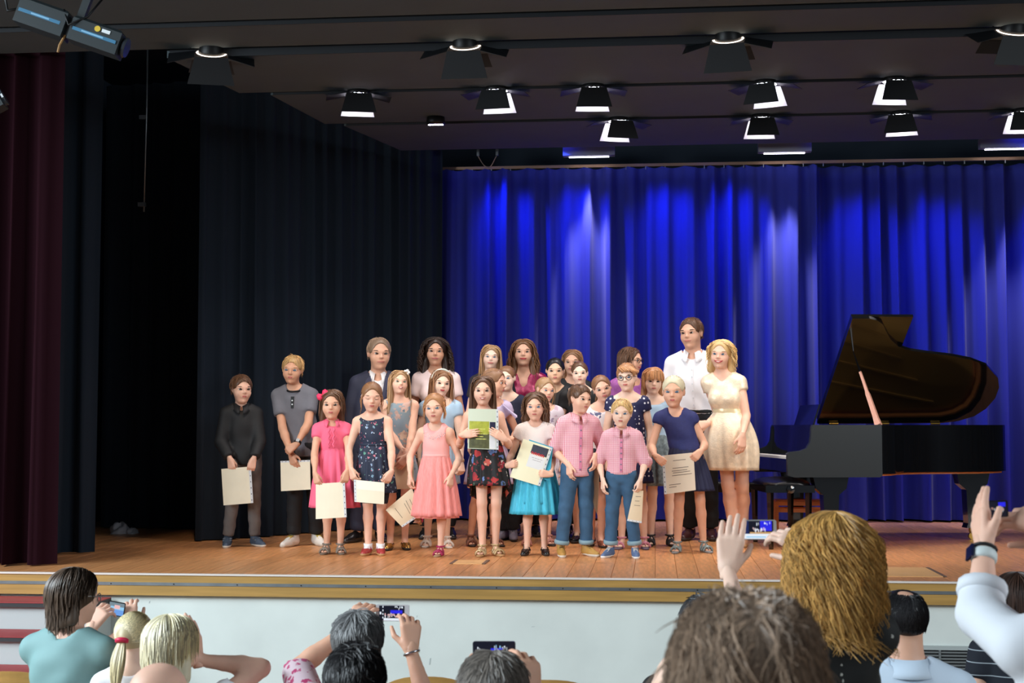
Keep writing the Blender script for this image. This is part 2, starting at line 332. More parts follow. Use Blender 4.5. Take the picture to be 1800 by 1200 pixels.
# ---------------------------------------------------------------- curtain rail and rigging above the backdrop
t = empty('curtain_rail', (0,YB-0.02,3.60)); tag(t, 'long aluminium curtain rail carrying the blue backdrop', 'curtain rail')
MB().box((-2.5,-0.02,0.0),(5.0,0.02,0.03)).build('rail', M('rail_metal', (150,118,92), 0.4, metal=0.6), t)
hook = MB().box((-0.004,-0.012,-0.03),(0.004,0.012,0.0)).mesh('runner')
for k in range(38): obj('runner', hook, m_alu, t, (-2.45+0.198*k, -0.01, 0.0))
t = empty('lighting_pipe', (0,4.72,3.74)); tag(t, 'dark horizontal lighting pipe with clamps in front of the curtain rail', 'pipe')
MB().tube([(-2.0,0,0),(4.7,0,0)], 0.03, 12).build('tube', m_black, t, smooth=True)
for k in range(6): MB().box((-1.9+1.2*k-0.03,-0.045,-0.045),(-1.9+1.2*k+0.03,0.045,0.5)).build('clamp', m_black, t)
for x, lbl in ((-0.64,'pale flood lamp above the whitest folds of the blue backdrop'),(1.30,'pale flood lamp above the light folds between the tall man and the piano'),(3.44,'pale flood lamp above the folds at the right end of the backdrop')):
    t = empty('flood_lamp', (x,5.14,3.71)); tag(t, lbl, 'lamp', 'white flood lamps over the backdrop')
    MB().box((-0.26,-0.05,-0.045),(0.26,0.05,0.05)).build('housing', M('lamp_grey', (128,128,138), 0.5), t)
    MB().box((-0.20,0.012,-0.052),(0.20,0.046,-0.046)).build('tube_lamp', M('white_lamp', (255,250,245), 0.5, emit=(235,232,255), estr=9), t)
    for s in (-0.2,0.2): MB().box((s-0.012,-0.01,0.05),(s+0.012,0.01,0.9)).build('hanger', m_black, t)
    light('flood', 'SPOT', (x,5.19,3.645), 260, (1.0,0.92,0.98), (x,5.42,1.4), angle=40, blend=0.8, radius=0.04)
for x in (-1.75,-0.95,-0.1,0.55,1.75,2.5,3.6,4.3):
    t = empty('blue_wash_lamp', (x,4.98,3.86)); tag(t, {-1.75:'blue wash lamp over the left end of the blue backdrop',-0.95:'blue wash lamp above the curly-haired young woman',-0.1:'blue wash lamp right of the whitest folds',0.55:'blue wash lamp above the tall man in white',1.75:'blue wash lamp at the join of the two blue curtains',2.5:'blue wash lamp above the piano lid',3.6:'blue wash lamp above the piano tail',4.3:'blue wash lamp beyond the piano at the frame edge'}[x], 'lamp', 'blue wash lamps over the backdrop')
    MB().box((-0.17,-0.06,-0.05),(0.17,0.06,0.05),0.01).build('housing', m_black, t)
    MB().box((-0.14,-0.05,-0.056),(0.14,0.05,-0.051)).build('lens', M('blue_lens', (40,60,255), 0.3, emit=(30,50,255), estr=6), t)
    light('blue_wash', 'SPOT', (x,4.98,3.79), 190, (0.02,0.06,1.0), (x+0.6,5.55,2.2), angle=62, blend=1.0, radius=0.08)
# ---------------------------------------------------------------- barn-door spots in the ceiling slots
m_doorb = M('door_black', (14,17,22), 0.55); m_door_lit = M('lit_door_white', (226,224,230), 0.6)
def door_plate(w0, w1, ln, th=0.003):
    V = [(-w0,0,0),(w0,0,0),(w1,0,-ln),(-w1,0,-ln)]; V += [(x,y+th,z) for x,y,z in V]
    return V, [(0,1,2,3),(7,6,5,4),(0,4,5,1),(1,5,6,2),(2,6,7,3),(3,7,4,0)]
bulb = M('spot_bulb', (255,250,245), 0.4, emit=(240,238,255), estr=30)
bulb_dim = M('spot_bulb_dim', (255,240,220), 0.4, emit=(255,235,215), estr=3)
bulb_off = M('spot_glass', (150,140,130), 0.2)
def barn_spot(px, py, yrow, label, power, tilt=0.0, spin=0.0, col=(1.0,0.90,0.80), k=1.15, target=None, angle=95):
    c = at_y(px, py, yrow); z = 3.495
    t = empty('stage_spotlight', (c[0],yrow,z), spin); t.rotation_euler = (math.radians(28 if k > 1.2 else 4), 0, spin); tag(t, label, 'spotlight', 'barn-door spotlights in the ceiling slots')
    w = 0.082*k
    MB().lathe([(0.06,0.10),(0.075,0.09),(0.085,0.02),(0.09,0.0)], 18).build('can', m_black, t, smooth=True)
    MB().lathe([(0.012,0.10),(0.012,0.22)], 8).build('yoke', m_black, t)
    MB().lathe([(0.07*k,-0.004),(0.078*k,0.002)], 16).build('lens', (bulb if k < 1.2 else bulb_dim) if power else bulb_off, t)
    V, Fq = door_plate(w, w*1.42, 0.135*k)
    for i, ang in enumerate((0, PI/2, PI, -PI/2)):
        mb = MB(); R = Matrix.Rotation(ang, 4, 'Z') @ Matrix.Translation((0,-w,-0.002)) @ Matrix.Rotation(math.radians((-14,-78,-14,-78)[i]), 4, 'X')
        Vo = [tuple(R @ Vector(v)) for v in V]; o = mb.add(Vo, Fq).build('barn_door', m_doorb, t)
        if i != 2 or k > 1.2: continue
        # lit inner face of the rear door, its brightness put into a white colour
        Vi = [tuple(R @ Vector((x*0.97, 0.0042, zz*0.98))) for x, y, zz in V[:4]]+[tuple(R @ Vector((x*0.97, 0.0050, zz*0.98))) for x, y, zz in V[:4]]
        MB().add(Vi, [(0,1,2,3),(7,6,5,4),(0,4,5,1),(1,5,6,2),(2,6,7,3),(3,7,4,0)]).build('lit_face', m_door_lit, o)
    MB().tube([(-0.1*k,0,0.03),(-0.16*k,0,0.10),(-0.02,0,0.16)], 0.005, 6).build('bracket', m_black, t)
    if power:
        tg = target or (c[0], yrow+0.3, 0.8)
        light('spot', 'SPOT', (c[0],yrow,z-0.012), power, col, tg, angle=angle, blend=0.6, radius=0.05)
YBr, YCr, YDr = 0.30, 1.585, 2.76
WARM = (1.0,0.83,0.66); WHT = (1.0,0.94,0.92)
barn_spot(372, 75, YBr, 'dark barn-door spotlight nearest the left end of the front ceiling slot', 165, spin=0.3, col=WARM, angle=50, k=1.35, target=(-2.7,2.0,0.8))
barn_spot(818, 68, YBr, 'barn-door spotlight in the front slot above the flowered-skirt girl', 165, col=WARM, angle=50, k=1.35, target=(-1.3,2.0,0.8))
barn_spot(1280, 58, YBr, 'barn-door spotlight in the front slot above the blonde woman', 165, spin=-0.15, col=WARM, angle=50, k=1.35, target=(0.1,2.2,0.8))
barn_spot(1780, 42, YBr, 'barn-door spotlight cut by the right frame edge in the front slot', 165, spin=0.2, col=WARM, angle=50, k=1.35, target=(1.6,2.2,0.6))
barn_spot(630, 178, YCr, 'bright barn-door spotlight at the left end of the middle slot', 55, spin=0.25, col=WHT, target=(-2.6,1.9,0.5))
barn_spot(872, 174, YCr, 'lit barn-door spotlight second from the left in the middle slot', 55, spin=-0.1, col=WHT)
barn_spot(1043, 168, YCr, 'barn-door spotlight third from the left in the middle slot', 55, spin=0.1, col=WHT)
barn_spot(1345, 158, YCr, 'bright barn-door spotlight in the middle slot above the tall man in white', 70, spin=-0.35, col=WHT)
barn_spot(1573, 153, YCr, 'bright barn-door spotlight in the middle slot above the raised piano lid', 55, spin=0.15, col=WHT)
barn_spot(1088, 224, YDr, 'bright barn-door spotlight over the whitest backdrop folds in the rear slot', 100, spin=0.3, col=WHT)
barn_spot(1338, 217, YDr, 'barn-door spotlight in the rear slot above the blonde woman', 70, spin=0.05, col=WHT)
barn_spot(1583, 165, YDr, 'barn-door spotlight in the rear slot over the piano', 55, spin=-0.2, col=WHT)
barn_spot(1798, 206, YDr, 'barn-door spotlight cut by the right frame edge in the rear slot', 60, col=WHT)
c = at_z(766, 219, 3.46); t = empty('round_downlight', tuple(c)); tag(t, 'flat bright LED downlight without doors in the rear slot', 'downlight')
MB().lathe([(0.075,0.0),(0.08,0.02),(0.07,0.08)], 18).build('housing', m_black, t, smooth=True)
for k in range(5): MB().lathe([(0.012,-0.004),(0.014,0.0)], 8, c=(-0.05+0.025*k,0,0)).build('led', M('led', (255,255,255), 0.4, emit=(215,210,255), estr=60), t)
light('spot', 'SPOT', tuple(c-np.array([0,0,0.02])), 60, WHT, (c[0],c[1]+0.3,0), angle=110, blend=0.7, radius=0.06)
# dangling cable loop under the last panel
c = at_y(857,268,4.15); t = empty('cable_loop', tuple(c)); tag(t, 'thin cable loop dangling below the rear ceiling panel', 'cable')
MB().tube([(-0.09+0.18*k/12, 0.02*math.sin(k), -0.03-0.11*math.sin(PI*k/12)) for k in range(13)], 0.0045, 6).build('cable', M('cable_pale', (170,150,140), 0.5), t, smooth=True)
for s in (-0.09,0.09): (MB().box((s-0.012,-0.01,-0.03),(s+0.012,0.01,0.03)).build('clip', m_alu, t), MB().tube([(s,0,0.02),(s,0,4.5-c[2])], 0.004, 6).build('hanger', m_black, t))
# ---------------------------------------------------------------- profile spot hanging at the upper left, fly bar, bits in the wing
pr = at_d(128, 52, 7.6); tgt = np.array([-1.2,2.0,0.9])
t = empty('profile_spotlight', tuple(pr)); tag(t, 'grey profile spotlight with a blue stripe hanging at the upper left corner', 'spotlight')
t.rotation_euler = (0, math.radians(19), math.radians(8))
m_lampb = M('lamp_body_grey', (32,40,43), 0.5); m_stripe = M('lamp_stripe_blue', (52,112,146), 0.5)
MB().box((-0.29,-0.075,-0.07),(-0.025,0.075,0.075),0.015).build('rear_housing', m_lampb, t)
MB().box((0.005,-0.07,-0.065),(0.275,0.07,0.07),0.015).build('front_barrel', m_lampb, t)
MB().box((-0.03,-0.05,-0.05),(0.01,0.05,0.05)).build('gate', m_black, t)
MB().lathe([(0.052,0.0),(0.058,0.01),(0.052,0.02)], 16).build('lens', M('lamp_lens', (60,66,74), 0.1), t, loc=(0.285,0,0), rot=(0,PI/2,0))
for x0, x1 in ((-0.28,-0.05),(0.02,0.26)): MB().box((x0,-0.0765,-0.012),(x1,-0.0745 if x0 < 0 else -0.0695,0.006)).build('stripe', m_stripe, t)
for x0, x1 in ((-0.21,-0.11),(0.07,0.19)): MB().box((x0,-0.0775,-0.007),(x1,-0.0755,0.001)).build('stripe_print', M('stripe_print', (130,176,204), 0.5), t)
MB().lathe([(0.016,0.0),(0.016,0.003)], 16).build('sticker', M('sticker_yellow', (214,180,50), 0.5), t, loc=(0.145,-0.0705,0.035), rot=(PI/2,0,0))
MB().box((0.17,-0.0735,0.026),(0.215,-0.0705,0.044)).build('sticker', M('sticker_white', (220,226,230), 0.5), t)
MB().box((0.0,-0.02,0.05),(0.04,0.02,0.9)).build('yoke', m_lampb, t)
MB().tube([(-0.29,0,0.02),(-0.36,0,-0.02),(-0.40,0,0.05),(-0.38,0,0.4)], 0.008, 6).build('cable', m_black, t, smooth=True)
MB().tube([(-0.06,-0.06,0.075),(0.0,-0.09,0.0),(0.07,-0.06,0.08),(0.1,-0.03,0.2)], 0.006, 6).build('safety_cable', m_black, t, smooth=True)
MB().tube([(-0.01,-0.05,-0.05),(-0.02,-0.05,-0.11),(-0.015,-0.05,-0.15)], 0.006, 6).build('shutter_handle', M('handle_wood', (150,110,60), 0.6), t)
pr = at_d(-6, 178, 7.8); t = empty('profile_spotlight', tuple(pr)); tag(t, 'second grey profile spotlight mostly cut off by the left frame edge', 'spotlight')
t.rotation_euler = (0, math.radians(-30), 0.2)
MB().box((-0.2,-0.06,-0.05),(0.03,0.06,0.05),0.012).build('front_barrel', m_lampb, t); MB().lathe([(0.045,0),(0.05,0.02)],14).build('lens', M('lamp_lens', (60,66,74), 0.1), t, loc=(0.03,0,0), rot=(0,PI/2,0))
MB().box((-0.1,-0.02,0.05),(-0.06,0.02,1.0)).build('yoke', m_lampb, t)
a = at_y(256,195,2.9); b_ = at_y(253,372,2.9); t = empty('hanging_rod', tuple(b_)); tag(t, 'thin grey rod with a clamp hanging in the dark wing', 'rod')
MB().tube([(0,0,0),(0.01,0,a[2]-b_[2]),(0.01,0,1.9)], 0.008, 8).build('rod', m_alu, t, smooth=True)
for z in (0.06, a[2]-b_[2]-0.06): MB().box((-0.05,-0.02,z-0.015),(0.012,0.02,z+0.02)).build('clamp', m_alu, t)
a = at_z(218,938); t = empty('crumpled_cloth', tuple(a)); tag(t, 'crumpled white cloth lying on the floor in the dark wing', 'cloth')
def lump(cx, rx, ry, rz, sd):
    r = np.random.default_rng(sd); n, mrow = 20, 10; V = []
    for i in range(mrow+1):
        for k in range(n):
            ph, th = PI/2*i/mrow, 2*PI*k/n; f = 1+0.22*math.sin(3*th+sd+4*ph)+0.12*math.sin(7*th-2*ph+sd)
            V.append((cx+rx*f*math.sin(ph)*math.cos(th), ry*f*math.sin(ph)*math.sin(th), max(0.002, rz*f*math.cos(ph))))
    Fq = [(i*n+k, (i+1)*n+k, (i+1)*n+(k+1)%n, i*n+(k+1)%n) for i in range(mrow) for k in range(n)]
    return V, Fq
mcl = M('white_cloth', (206,206,214), 0.8)
MB().add(*lump(-0.03,0.09,0.08,0.085,1)).build('fold', mcl, t, True); MB().add(*lump(0.075,0.06,0.06,0.045,5)).build('fold', mcl, t, True)
a = at_z(98,968); t = empty('floor_monitor', tuple(a), 0.4); tag(t, 'small black wedge monitor speaker beside the foot of the maroon curtain', 'speaker')
MB().prism([(-0.12,0.0),(0.14,0.0),(0.14,0.10),(0.0,0.24),(-0.12,0.20)], -0.14, 0.14, 'y').build('cabinet', M('speaker_black', (24,26,30), 0.6), t)
MB().prism([(0.145,0.012),(0.148,0.012),(0.148,0.095),(0.145,0.095)], -0.12, 0.12, 'y').build('grille', M('speaker_grille', (46,48,52), 0.7), t)
# ================================================================ SMOOTH SURFACES FROM DISTANCE FIELDS
f32 = np.float32
def smin(a, b, k):
    if k <= 0: return np.minimum(a, b)
    h = np.clip(0.5+0.5*(b-a)/k, 0, 1); return b+(a-b)*h-k*h*(1-h)
def axis_pts(lo, hi, h, fine=None, hf=None):
    if fine is None: return np.arange(lo, hi+h, h, dtype=f32)
    a, b = max(lo, fine[0]), min(hi, fine[1]); parts = []
    if a > lo: parts.append(a-h*np.arange(int(math.ceil((a-lo)/h)), 0, -1))
    parts.append(np.arange(a, b, hf)); last = parts[-1][-1]
    if hi > last: parts.append(last+h*np.arange(1, int(math.ceil((hi-last)/h))+1))
    return np.concatenate(parts).astype(f32)
class Fd:
    def __init__(s, xs, ys, zs):
        s.ax = (xs, ys, zs); s.F = np.full((len(xs), len(ys), len(zs)), 9.0, f32)
        s.h = max(float(np.diff(a).max()) for a in s.ax)
    def win(s, lo, hi, m):
        sl = []
        for a, l, u in zip(s.ax, lo, hi):
            i0 = int(np.searchsorted(a, l-m)); i1 = int(np.searchsorted(a, u+m)); i0 = max(0, i0-1); i1 = min(len(a), i1+1); sl.append(slice(i0, max(i1, i0+1)))
        X = s.ax[0][sl[0]][:,None,None]; Y = s.ax[1][sl[1]][None,:,None]; Z = s.ax[2][sl[2]][None,None,:]
        return tuple(sl), X, Y, Z
    def put(s, sl, d, k, op):
        cur = s.F[sl]
        s.F[sl] = smin(cur, d, k) if op == 'u' else -smin(-cur, d, k)
    def cone(s, a, b, ra, rb, k=0.015, op='u', cut=False, cuta=False):
        a = np.asarray(a, float); b = np.asarray(b, float); r = max(ra, rb); m = r+k+2.5*s.h
        sl, X, Y, Z = s.win(np.minimum(a,b), np.maximum(a,b), m); u = b-a; L2 = float(u@u)+1e-12
        px, py, pz = X-f32(a[0]), Y-f32(a[1]), Z-f32(a[2])
        tr = (px*f32(u[0])+py*f32(u[1])+pz*f32(u[2]))/f32(L2); t = np.clip(tr, 0, 1)
        d = np.sqrt((px-t*f32(u[0]))**2+(py-t*f32(u[1]))**2+(pz-t*f32(u[2]))**2)-(f32(ra)+t*f32(rb-ra))
        if cut: d = np.maximum(d, (tr-1)*f32(math.sqrt(L2)))
        if cuta: d = np.maximum(d, -tr*f32(math.sqrt(L2)))
        s.put(sl, d, k, op); return s
    def ell(s, c, r, R=None, k=0.015, op='u'):
        c = np.asarray(c, float); r = np.asarray(r, float); m = float(r.max())+k+2.5*s.h
        sl, X, Y, Z = s.win(c, c, m); px, py, pz = X-f32(c[0]), Y-f32(c[1]), Z-f32(c[2])
        if R is not None:
            R = np.asarray(R, f32); px, py, pz = px*R[0,0]+py*R[1,0]+pz*R[2,0], px*R[0,1]+py*R[1,1]+pz*R[2,1], px*R[0,2]+py*R[1,2]+pz*R[2,2]
        q = [px/f32(r[0]), py/f32(r[1]), pz/f32(r[2])]; k0 = np.sqrt(q[0]**2+q[1]**2+q[2]**2)
        k1 = np.sqrt((q[0]/f32(r[0]))**2+(q[1]/f32(r[1]))**2+(q[2]/f32(r[2]))**2)+f32(1e-6)
        s.put(sl, k0*(k0-1)/k1, k, op); return s
    def loft(s, prof, k=0.015, off=0.0, fold=None):
        P = np.asarray(prof, float); z0, z1 = P[0,0], P[-1,0]; R = float(max(P[:,3].max(), P[:,4].max())); 
        lo = (P[:,1].min()-R, P[:,2].min()-R, z0); hi = (P[:,1].max()+R, P[:,2].max()+R, z1)
        sl, X, Y, Z = s.win(lo, hi, off+k+2.5*s.h); zz = np.clip(Z, z0, z1)
        g = [np.interp(zz[0,0], P[:,0], P[:,i]).astype(f32)[None,None,:] for i in range(1,5)]
        rx, ry = g[2]+off, g[3]+off; d = (np.sqrt(((X-g[0])/rx)**2+((Y-g[1])/ry)**2)-1)*np.minimum(rx, ry)
        if fold is not None: d = d+fold(X, Y, Z)
        s.put(sl, np.maximum(d, np.maximum(f32(z0)-Z, Z-f32(z1))), k, 'u'); return s
    def plane(s, n, p):
        n = np.asarray(n, float); n /= np.linalg.norm(n); X = s.ax[0][:,None,None]; Y = s.ax[1][None,:,None]; Z = s.ax[2][None,None,:]
        s.F = np.maximum(s.F, X*f32(n[0])+Y*f32(n[1])+Z*f32(n[2])-f32(n@np.asarray(p, float))); return s
    def mesh(s, it=1):
        F = s.F; xs, ys, zs = s.ax
        F[0] = F[-1] = 9; F[:,0] = F[:,-1] = 9; F[:,:,0] = F[:,:,-1] = 9
        I = F < 0; C = I[:-1,:-1,:-1].astype(np.int8)
        for dx in (0,1):
            for dy in (0,1):
                for dz in (0,1):
                    if dx or dy or dz: C = C+I[dx:I.shape[0]-1+dx, dy:I.shape[1]-1+dy, dz:I.shape[2]-1+dz]
        mask = (C > 0) & (C < 8); c = np.argwhere(mask); n = len(c)
        if n == 0: return np.zeros((0,3)), np.zeros((0,4), int)
        val = {}
        for dx in (0,1):
            for dy in (0,1):
                for dz in (0,1): val[dx,dy,dz] = F[c[:,0]+dx, c[:,1]+dy, c[:,2]+dz]
        acc = np.zeros((n,3)); cnt = np.zeros(n)
        for a in val:
            for i in range(3):
                if a[i] == 0:
                    b = list(a); b[i] = 1; fa, fb = val[a], val[tuple(b)]; cr = (fa < 0) != (fb < 0)
                    t = np.where(cr, fa/np.where(cr, fa-fb, 1), 0); p = np.tile(np.array(a, float), (n,1)); p[:,i] = t
                    acc += p*cr[:,None]; cnt += cr
        fr = acc/cnt[:,None]; V = np.empty((n,3))
        for i, A in enumerate((xs,ys,zs)): V[:,i] = A[c[:,i]]+fr[:,i]*(A[c[:,i]+1]-A[c[:,i]])
        idx = np.full(mask.shape, -1, np.int32); idx[mask] = np.arange(n); Q = []
        for i in range(3):
            j, k = (i+1)%3, (i+2)%3; sa = [slice(None)]*3; sb = [slice(None)]*3
            sa[i] = slice(0,-1); sb[i] = slice(1,None); A, B = I[tuple(sa)], I[tuple(sb)]
            e = np.argwhere(A != B); inn = A[e[:,0], e[:,1], e[:,2]]
            def cell(dj, dk):
                g = e.copy(); g[:,j] -= dj; g[:,k] -= dk; return idx[g[:,0], g[:,1], g[:,2]]
            q = np.stack([cell(1,1), cell(0,1), cell(0,0), cell(1,0)], 1); q[~inn] = q[~inn][:,::-1]; Q.append(q)
        Q = np.concatenate(Q)
        for _ in range(it):
            nb = np.zeros((n,3)); ct = np.zeros(n)
            for a in range(4):
                u, v = Q[:,a], Q[:,(a+1)%4]
                for i in range(3): nb[:,i] += np.bincount(u, V[v,i], n)+np.bincount(v, V[u,i], n)
                ct += np.bincount(u, minlength=n)+np.bincount(v, minlength=n)
            V = V+0.5*(nb/ct[:,None]-V)
        return V, Q
def tubes(P, r, sides=3):
    """P (n,m,3) paths, r (m,) or (n,m) radii -> verts, quads"""
    n, mm, _ = P.shape; T = np.gradient(P, axis=1); T /= np.linalg.norm(T, axis=2, keepdims=True)+1e-9
    ref = np.tile(np.array([0.31,0.93,0.17]), (n,mm,1)); A = np.cross(T, ref); A /= np.linalg.norm(A, axis=2, keepdims=True)+1e-9; B = np.cross(T, A)
    r = np.broadcast_to(r, (n,mm))[...,None]; V = np.stack([P+r*(A*math.cos(2*PI*k/sides)+B*math.sin(2*PI*k/sides)) for k in range(sides)], 2)
    base = (np.arange(n)[:,None]*mm+np.arange(mm-1)[None,:])*sides; Q = []
    for k in range(sides if sides > 2 else 1):
        k2 = (k+1)%sides; Q.append(np.stack([base+k, base+k2, base+sides+k2, base+sides+k], -1).reshape(-1,4))
    return V.reshape(-1,3), np.concatenate(Q)
# ---------------------------------------------------------------- hands: palm, four fingers, thumb (unit length, x = fingers, y = thumb side, z = back)
HANDS = {}
def hand_mesh(pose, h=0.03):
    if (pose, h) in HANDS: return HANDS[pose, h]
    curl = {'relax': (22,30,20), 'flat': (4,8,5), 'hold': (48,52,28), 'fist': (70,85,50), 'open': (6,14,8), 'pinch': (38,46,26), 'phone': (30,42,26), 'up': (10,16,10)}[pose]
    g = Fd(np.arange(-0.2,1.15,h,dtype=f32), np.arange(-0.45,0.60,h,dtype=f32), np.arange(-0.62,0.22,h,dtype=f32))
    kn = [(-0.165,0.47,0.37),(-0.055,0.50,0.45),(0.055,0.51,0.49),(0.165,0.49,0.43)]
    g.cone((-0.10,0,0),(0.06,0,0),0.128,0.115,0.03)
    for i, (y, x, L) in enumerate(kn):
        g.cone((0.03,y*0.55,0),(x,y,0.0),0.085,0.078,0.06)
        p = np.array((x,y,0.0)); a = 0.0; sp = y*(0.9 if pose in ('open','phone') else 0.45 if pose == 'up' else 0.25)
        for j, (f, c) in enumerate(zip((0.45,0.31,0.24), curl)):
            a += math.radians(c+ (6*(1.5-i) if pose == 'phone' and j == 0 else 0)); q = p+L*f*np.array((math.cos(a), sp if j == 0 else sp*0.3, -math.sin(a)))
            g.cone(p, q, (0.058,0.052,0.047)[j], (0.052,0.047,0.042)[j], 0.012); p = q
    th = {'hold': ((0.16,0.13,-0.07),(0.33,0.17,-0.20),(0.50,0.12,-0.24)), 'pinch': ((0.16,0.15,-0.07),(0.36,0.20,-0.20),(0.54,0.15,-0.26)), 'fist': ((0.16,0.13,-0.06),(0.34,0.17,-0.16),(0.42,0.05,-0.20)),
          'phone': ((0.14,0.17,-0.05),(0.30,0.33,-0.14),(0.50,0.36,-0.24))}.get(pose, ((0.14,0.16,-0.04),(0.30,0.29,-0.09),(0.46,0.34,-0.13)))
    g.cone((0.02,0.07,-0.02), th[0], 0.085, 0.08, 0.04); g.cone(th[0], th[1], 0.072, 0.06, 0.02); g.cone(th[1], th[2], 0.058, 0.045, 0.012)
    HANDS[pose, h] = g.mesh(1); return HANDS[pose, h]
def rot3(yaw, pitch, roll): return np.array(Matrix.Rotation(math.radians(yaw),3,'Z') @ Matrix.Rotation(math.radians(pitch),3,'X') @ Matrix.Rotation(math.radians(roll),3,'Y'))
def unit(v): v = np.asarray(v, float); return v/(np.linalg.norm(v)+1e-9)
# ================================================================ HAIR
def hair_mesh(K, hs):
    """K: skeleton; hs: style dictionary.  A close cap of hair plus many strands, one mesh"""
    st = hs['style']; hh = K['hh']; C = K['C']; R = K['R']; seed = hs.get('seed', 1); r = np.random.default_rng(seed)
    L = hs.get('len', 0.1)/hh; t = hs.get('thick', 0.035)*0.85; long_ = st in ('long','bob','wavy'); h = hs.get('res', 0.042)
    low = -0.75-max(0, L-0.3) if long_ else -0.75
    V0 = np.zeros((0,3)); Q0 = np.zeros((0,4), int)
    c0 = np.array((0,0.03,0.13)); rad = np.array((0.345,0.43,0.375))
    if st != 'bald':
        g = Fd(np.arange(-0.75,0.76,h,dtype=f32), np.arange(-0.75,0.95,h,dtype=f32), np.arange(low,0.72,h,dtype=f32))
        g.ell(c0, rad+t, k=0)
        if long_:
            for s in (-1,1):
                g.cone((s*0.27,0.10,0.12),(s*(0.33+hs.get('vol',0)*0.6),0.12,-L*0.72+0.1),0.15,0.11+hs.get('vol',0)*0.4,0.08)
                g.cone((s*0.14,0.25,0.1),(s*0.18,0.24,-L*0.86+0.1),0.19,0.13,0.08)
        elif st == 'tied':
            g.ell((0,0.42,0.02),(0.12,0.12,0.12),k=0.08)
        elif st in ('bun',): g.ell((0,0.50,0.10),(0.17,0.14,0.16),k=0.05)
        # hairline: clear the face, ears and neck
        fw = hs.get('face', 1.0); hl = hs.get('line', 0.33 if st == 'short' else 0.365)
        g.ell((0,-0.55,hl-0.47),(0.325*fw,0.44,0.47),k=0.02,op='s')
        if st in ('short','tied','bun'):
            g.ell((0,-0.22,-0.36),(0.6,0.34,0.42),k=0.02,op='s'); g.plane((0,-0.45,-1),(0,0.3,-0.30))
            g.ell((0.36,-0.02,-0.04),(0.10,0.12,0.17),k=0.01,op='s'); g.ell((-0.36,-0.02,-0.04),(0.10,0.12,0.17),k=0.01,op='s')
            if hs.get('crown'): g.ell((0,0.16,0.56),(0.17,0.22,0.16),k=0.03,op='s')
        else: g.plane((0,0,-1),(0,0,0.1-L*0.92)); g.ell((0,-0.15,-0.62),(0.22,0.33,0.35),k=0.04,op='s')
        V0, Q0 = g.mesh(1); V0 = V0*hh @ R.T + C
    # strands
    n = int(hs.get('n', 220)*hs.get('dens', 1.2)); mm = hs.get('m', 10); rad2 = (rad+t*0.9)
    d = r.normal(size=(n*6,3)); d /= np.linalg.norm(d, axis=1)[:,None]
    ok = (d[:,2] > -0.45) & ~((d[:,1] < -0.30) & (d[:,2] < (hl-0.13)/0.375+0.10 if st != 'bald' else True)) & ~((d[:,1] < 0.22) & (d[:,2] < -0.05))
    if st == 'bald': ok = (d[:,2] < 0.12) & (d[:,1] > -0.1) & (d[:,2] > -0.55)
    if hs.get('crown'): ok &= ~((d[:,2] > 0.86) & (d[:,1] > -0.3))
    d = d[ok][:n]; n = len(d); p = (d*rad2+c0)          # head-local, unit hh
    part = hs.get('part', 0.0); ds = hs.get('len', 0.1)/hh/(mm-1)*(hs.get('ljit', (0.78,0.3))[0]+hs.get('ljit', (0.78,0.3))[1]*r.random(n)**2) ; P = np.empty((n,mm,3))
    tie = np.array(hs.get('tie', (0,0.50,0.0)))
    G = R.T @ np.array((0,0,-1.0))                       # gravity in head space
    sc_ = (K['S0']-C) @ R / hh; tc = sc_+np.array((0,0.0,-0.16*K['H']/hh)); tr = np.array((K['sw']+0.045*K['H'], 0.075*K['H'], 0.175*K['H']))/hh
    side = np.where(d[:,0] > part, 1.0, -1.0); prev = np.zeros((n,3)); jit = r.normal(size=(n,3))*hs.get('mess', 0.10)
    for i in range(mm):
        P[:,i] = p; q = (p-c0)/rad2; rr = np.linalg.norm(q, axis=1); nrm = q/rad2; nrm /= np.linalg.norm(nrm, axis=1)[:,None]
        if st in ('tied','bun'): v = tie-p; v /= np.linalg.norm(v, axis=1)[:,None]+1e-6
        elif st in ('short','bald'):
            a = hs.get('comb', (0.35,-0.6,-0.35)); v = np.column_stack([side*a[0]+0*p[:,0], np.where(d[:,1] > 0.1, 0.25, a[1]), np.where(d[:,2] > 0.75, a[2]*0.4, -0.9)])
        else:
            bk = np.clip(d[:,1]*1.8+0.1, 0, 1); v = np.column_stack([side*0.85*(1-bk)+d[:,0]*0.45*bk, 0.38+0.3*d[:,1], -0.55-0.7*bk])
        v = v+jit
        onh = rr < 1.12; vt = v-nrm*np.sum(v*nrm, axis=1)[:,None]
        fall = G[None,:]*1.0+0.25*prev+jit*0.4
        v = np.where(((onh & (p[:,2] > -0.05)) | (st in ('tied','bun')))[:,None], vt+0.10*nrm*hs.get('lift', 0.3), fall); v /= np.linalg.norm(v, axis=1)[:,None]+1e-9
        if st in ('tied','bun'):
            dist = np.linalg.norm(tie-p, axis=1); p = p+v*np.minimum(ds, dist*0.5)[:,None]
        else: p = p+v*ds[:,None]
        q = (p-c0)/rad2; rr = np.linalg.norm(q, axis=1); bad = (rr < 1.0) | (st in ('tied','bun')); p[bad] = c0+q[bad]/rr[bad][:,None]*rad2
        if long_:
            # keep off the face, the neck and the shoulders
            qf = (p-np.array((0,-0.2,-0.28)))/np.array((0.34*fw,0.42,0.42)); rf = np.linalg.norm(qf, axis=1); bad = rf < 1
            p[bad, 0] += np.sign(p[bad,0])*(1-rf[bad])*0.16; p[bad, 1] += (1-rf[bad])*0.10
            qt = (p-tc)/tr; rt = np.linalg.norm(qt, axis=1); bad = rt < 1.0; p[bad] = tc+qt[bad]/rt[bad][:,None]*tr
        prev = v
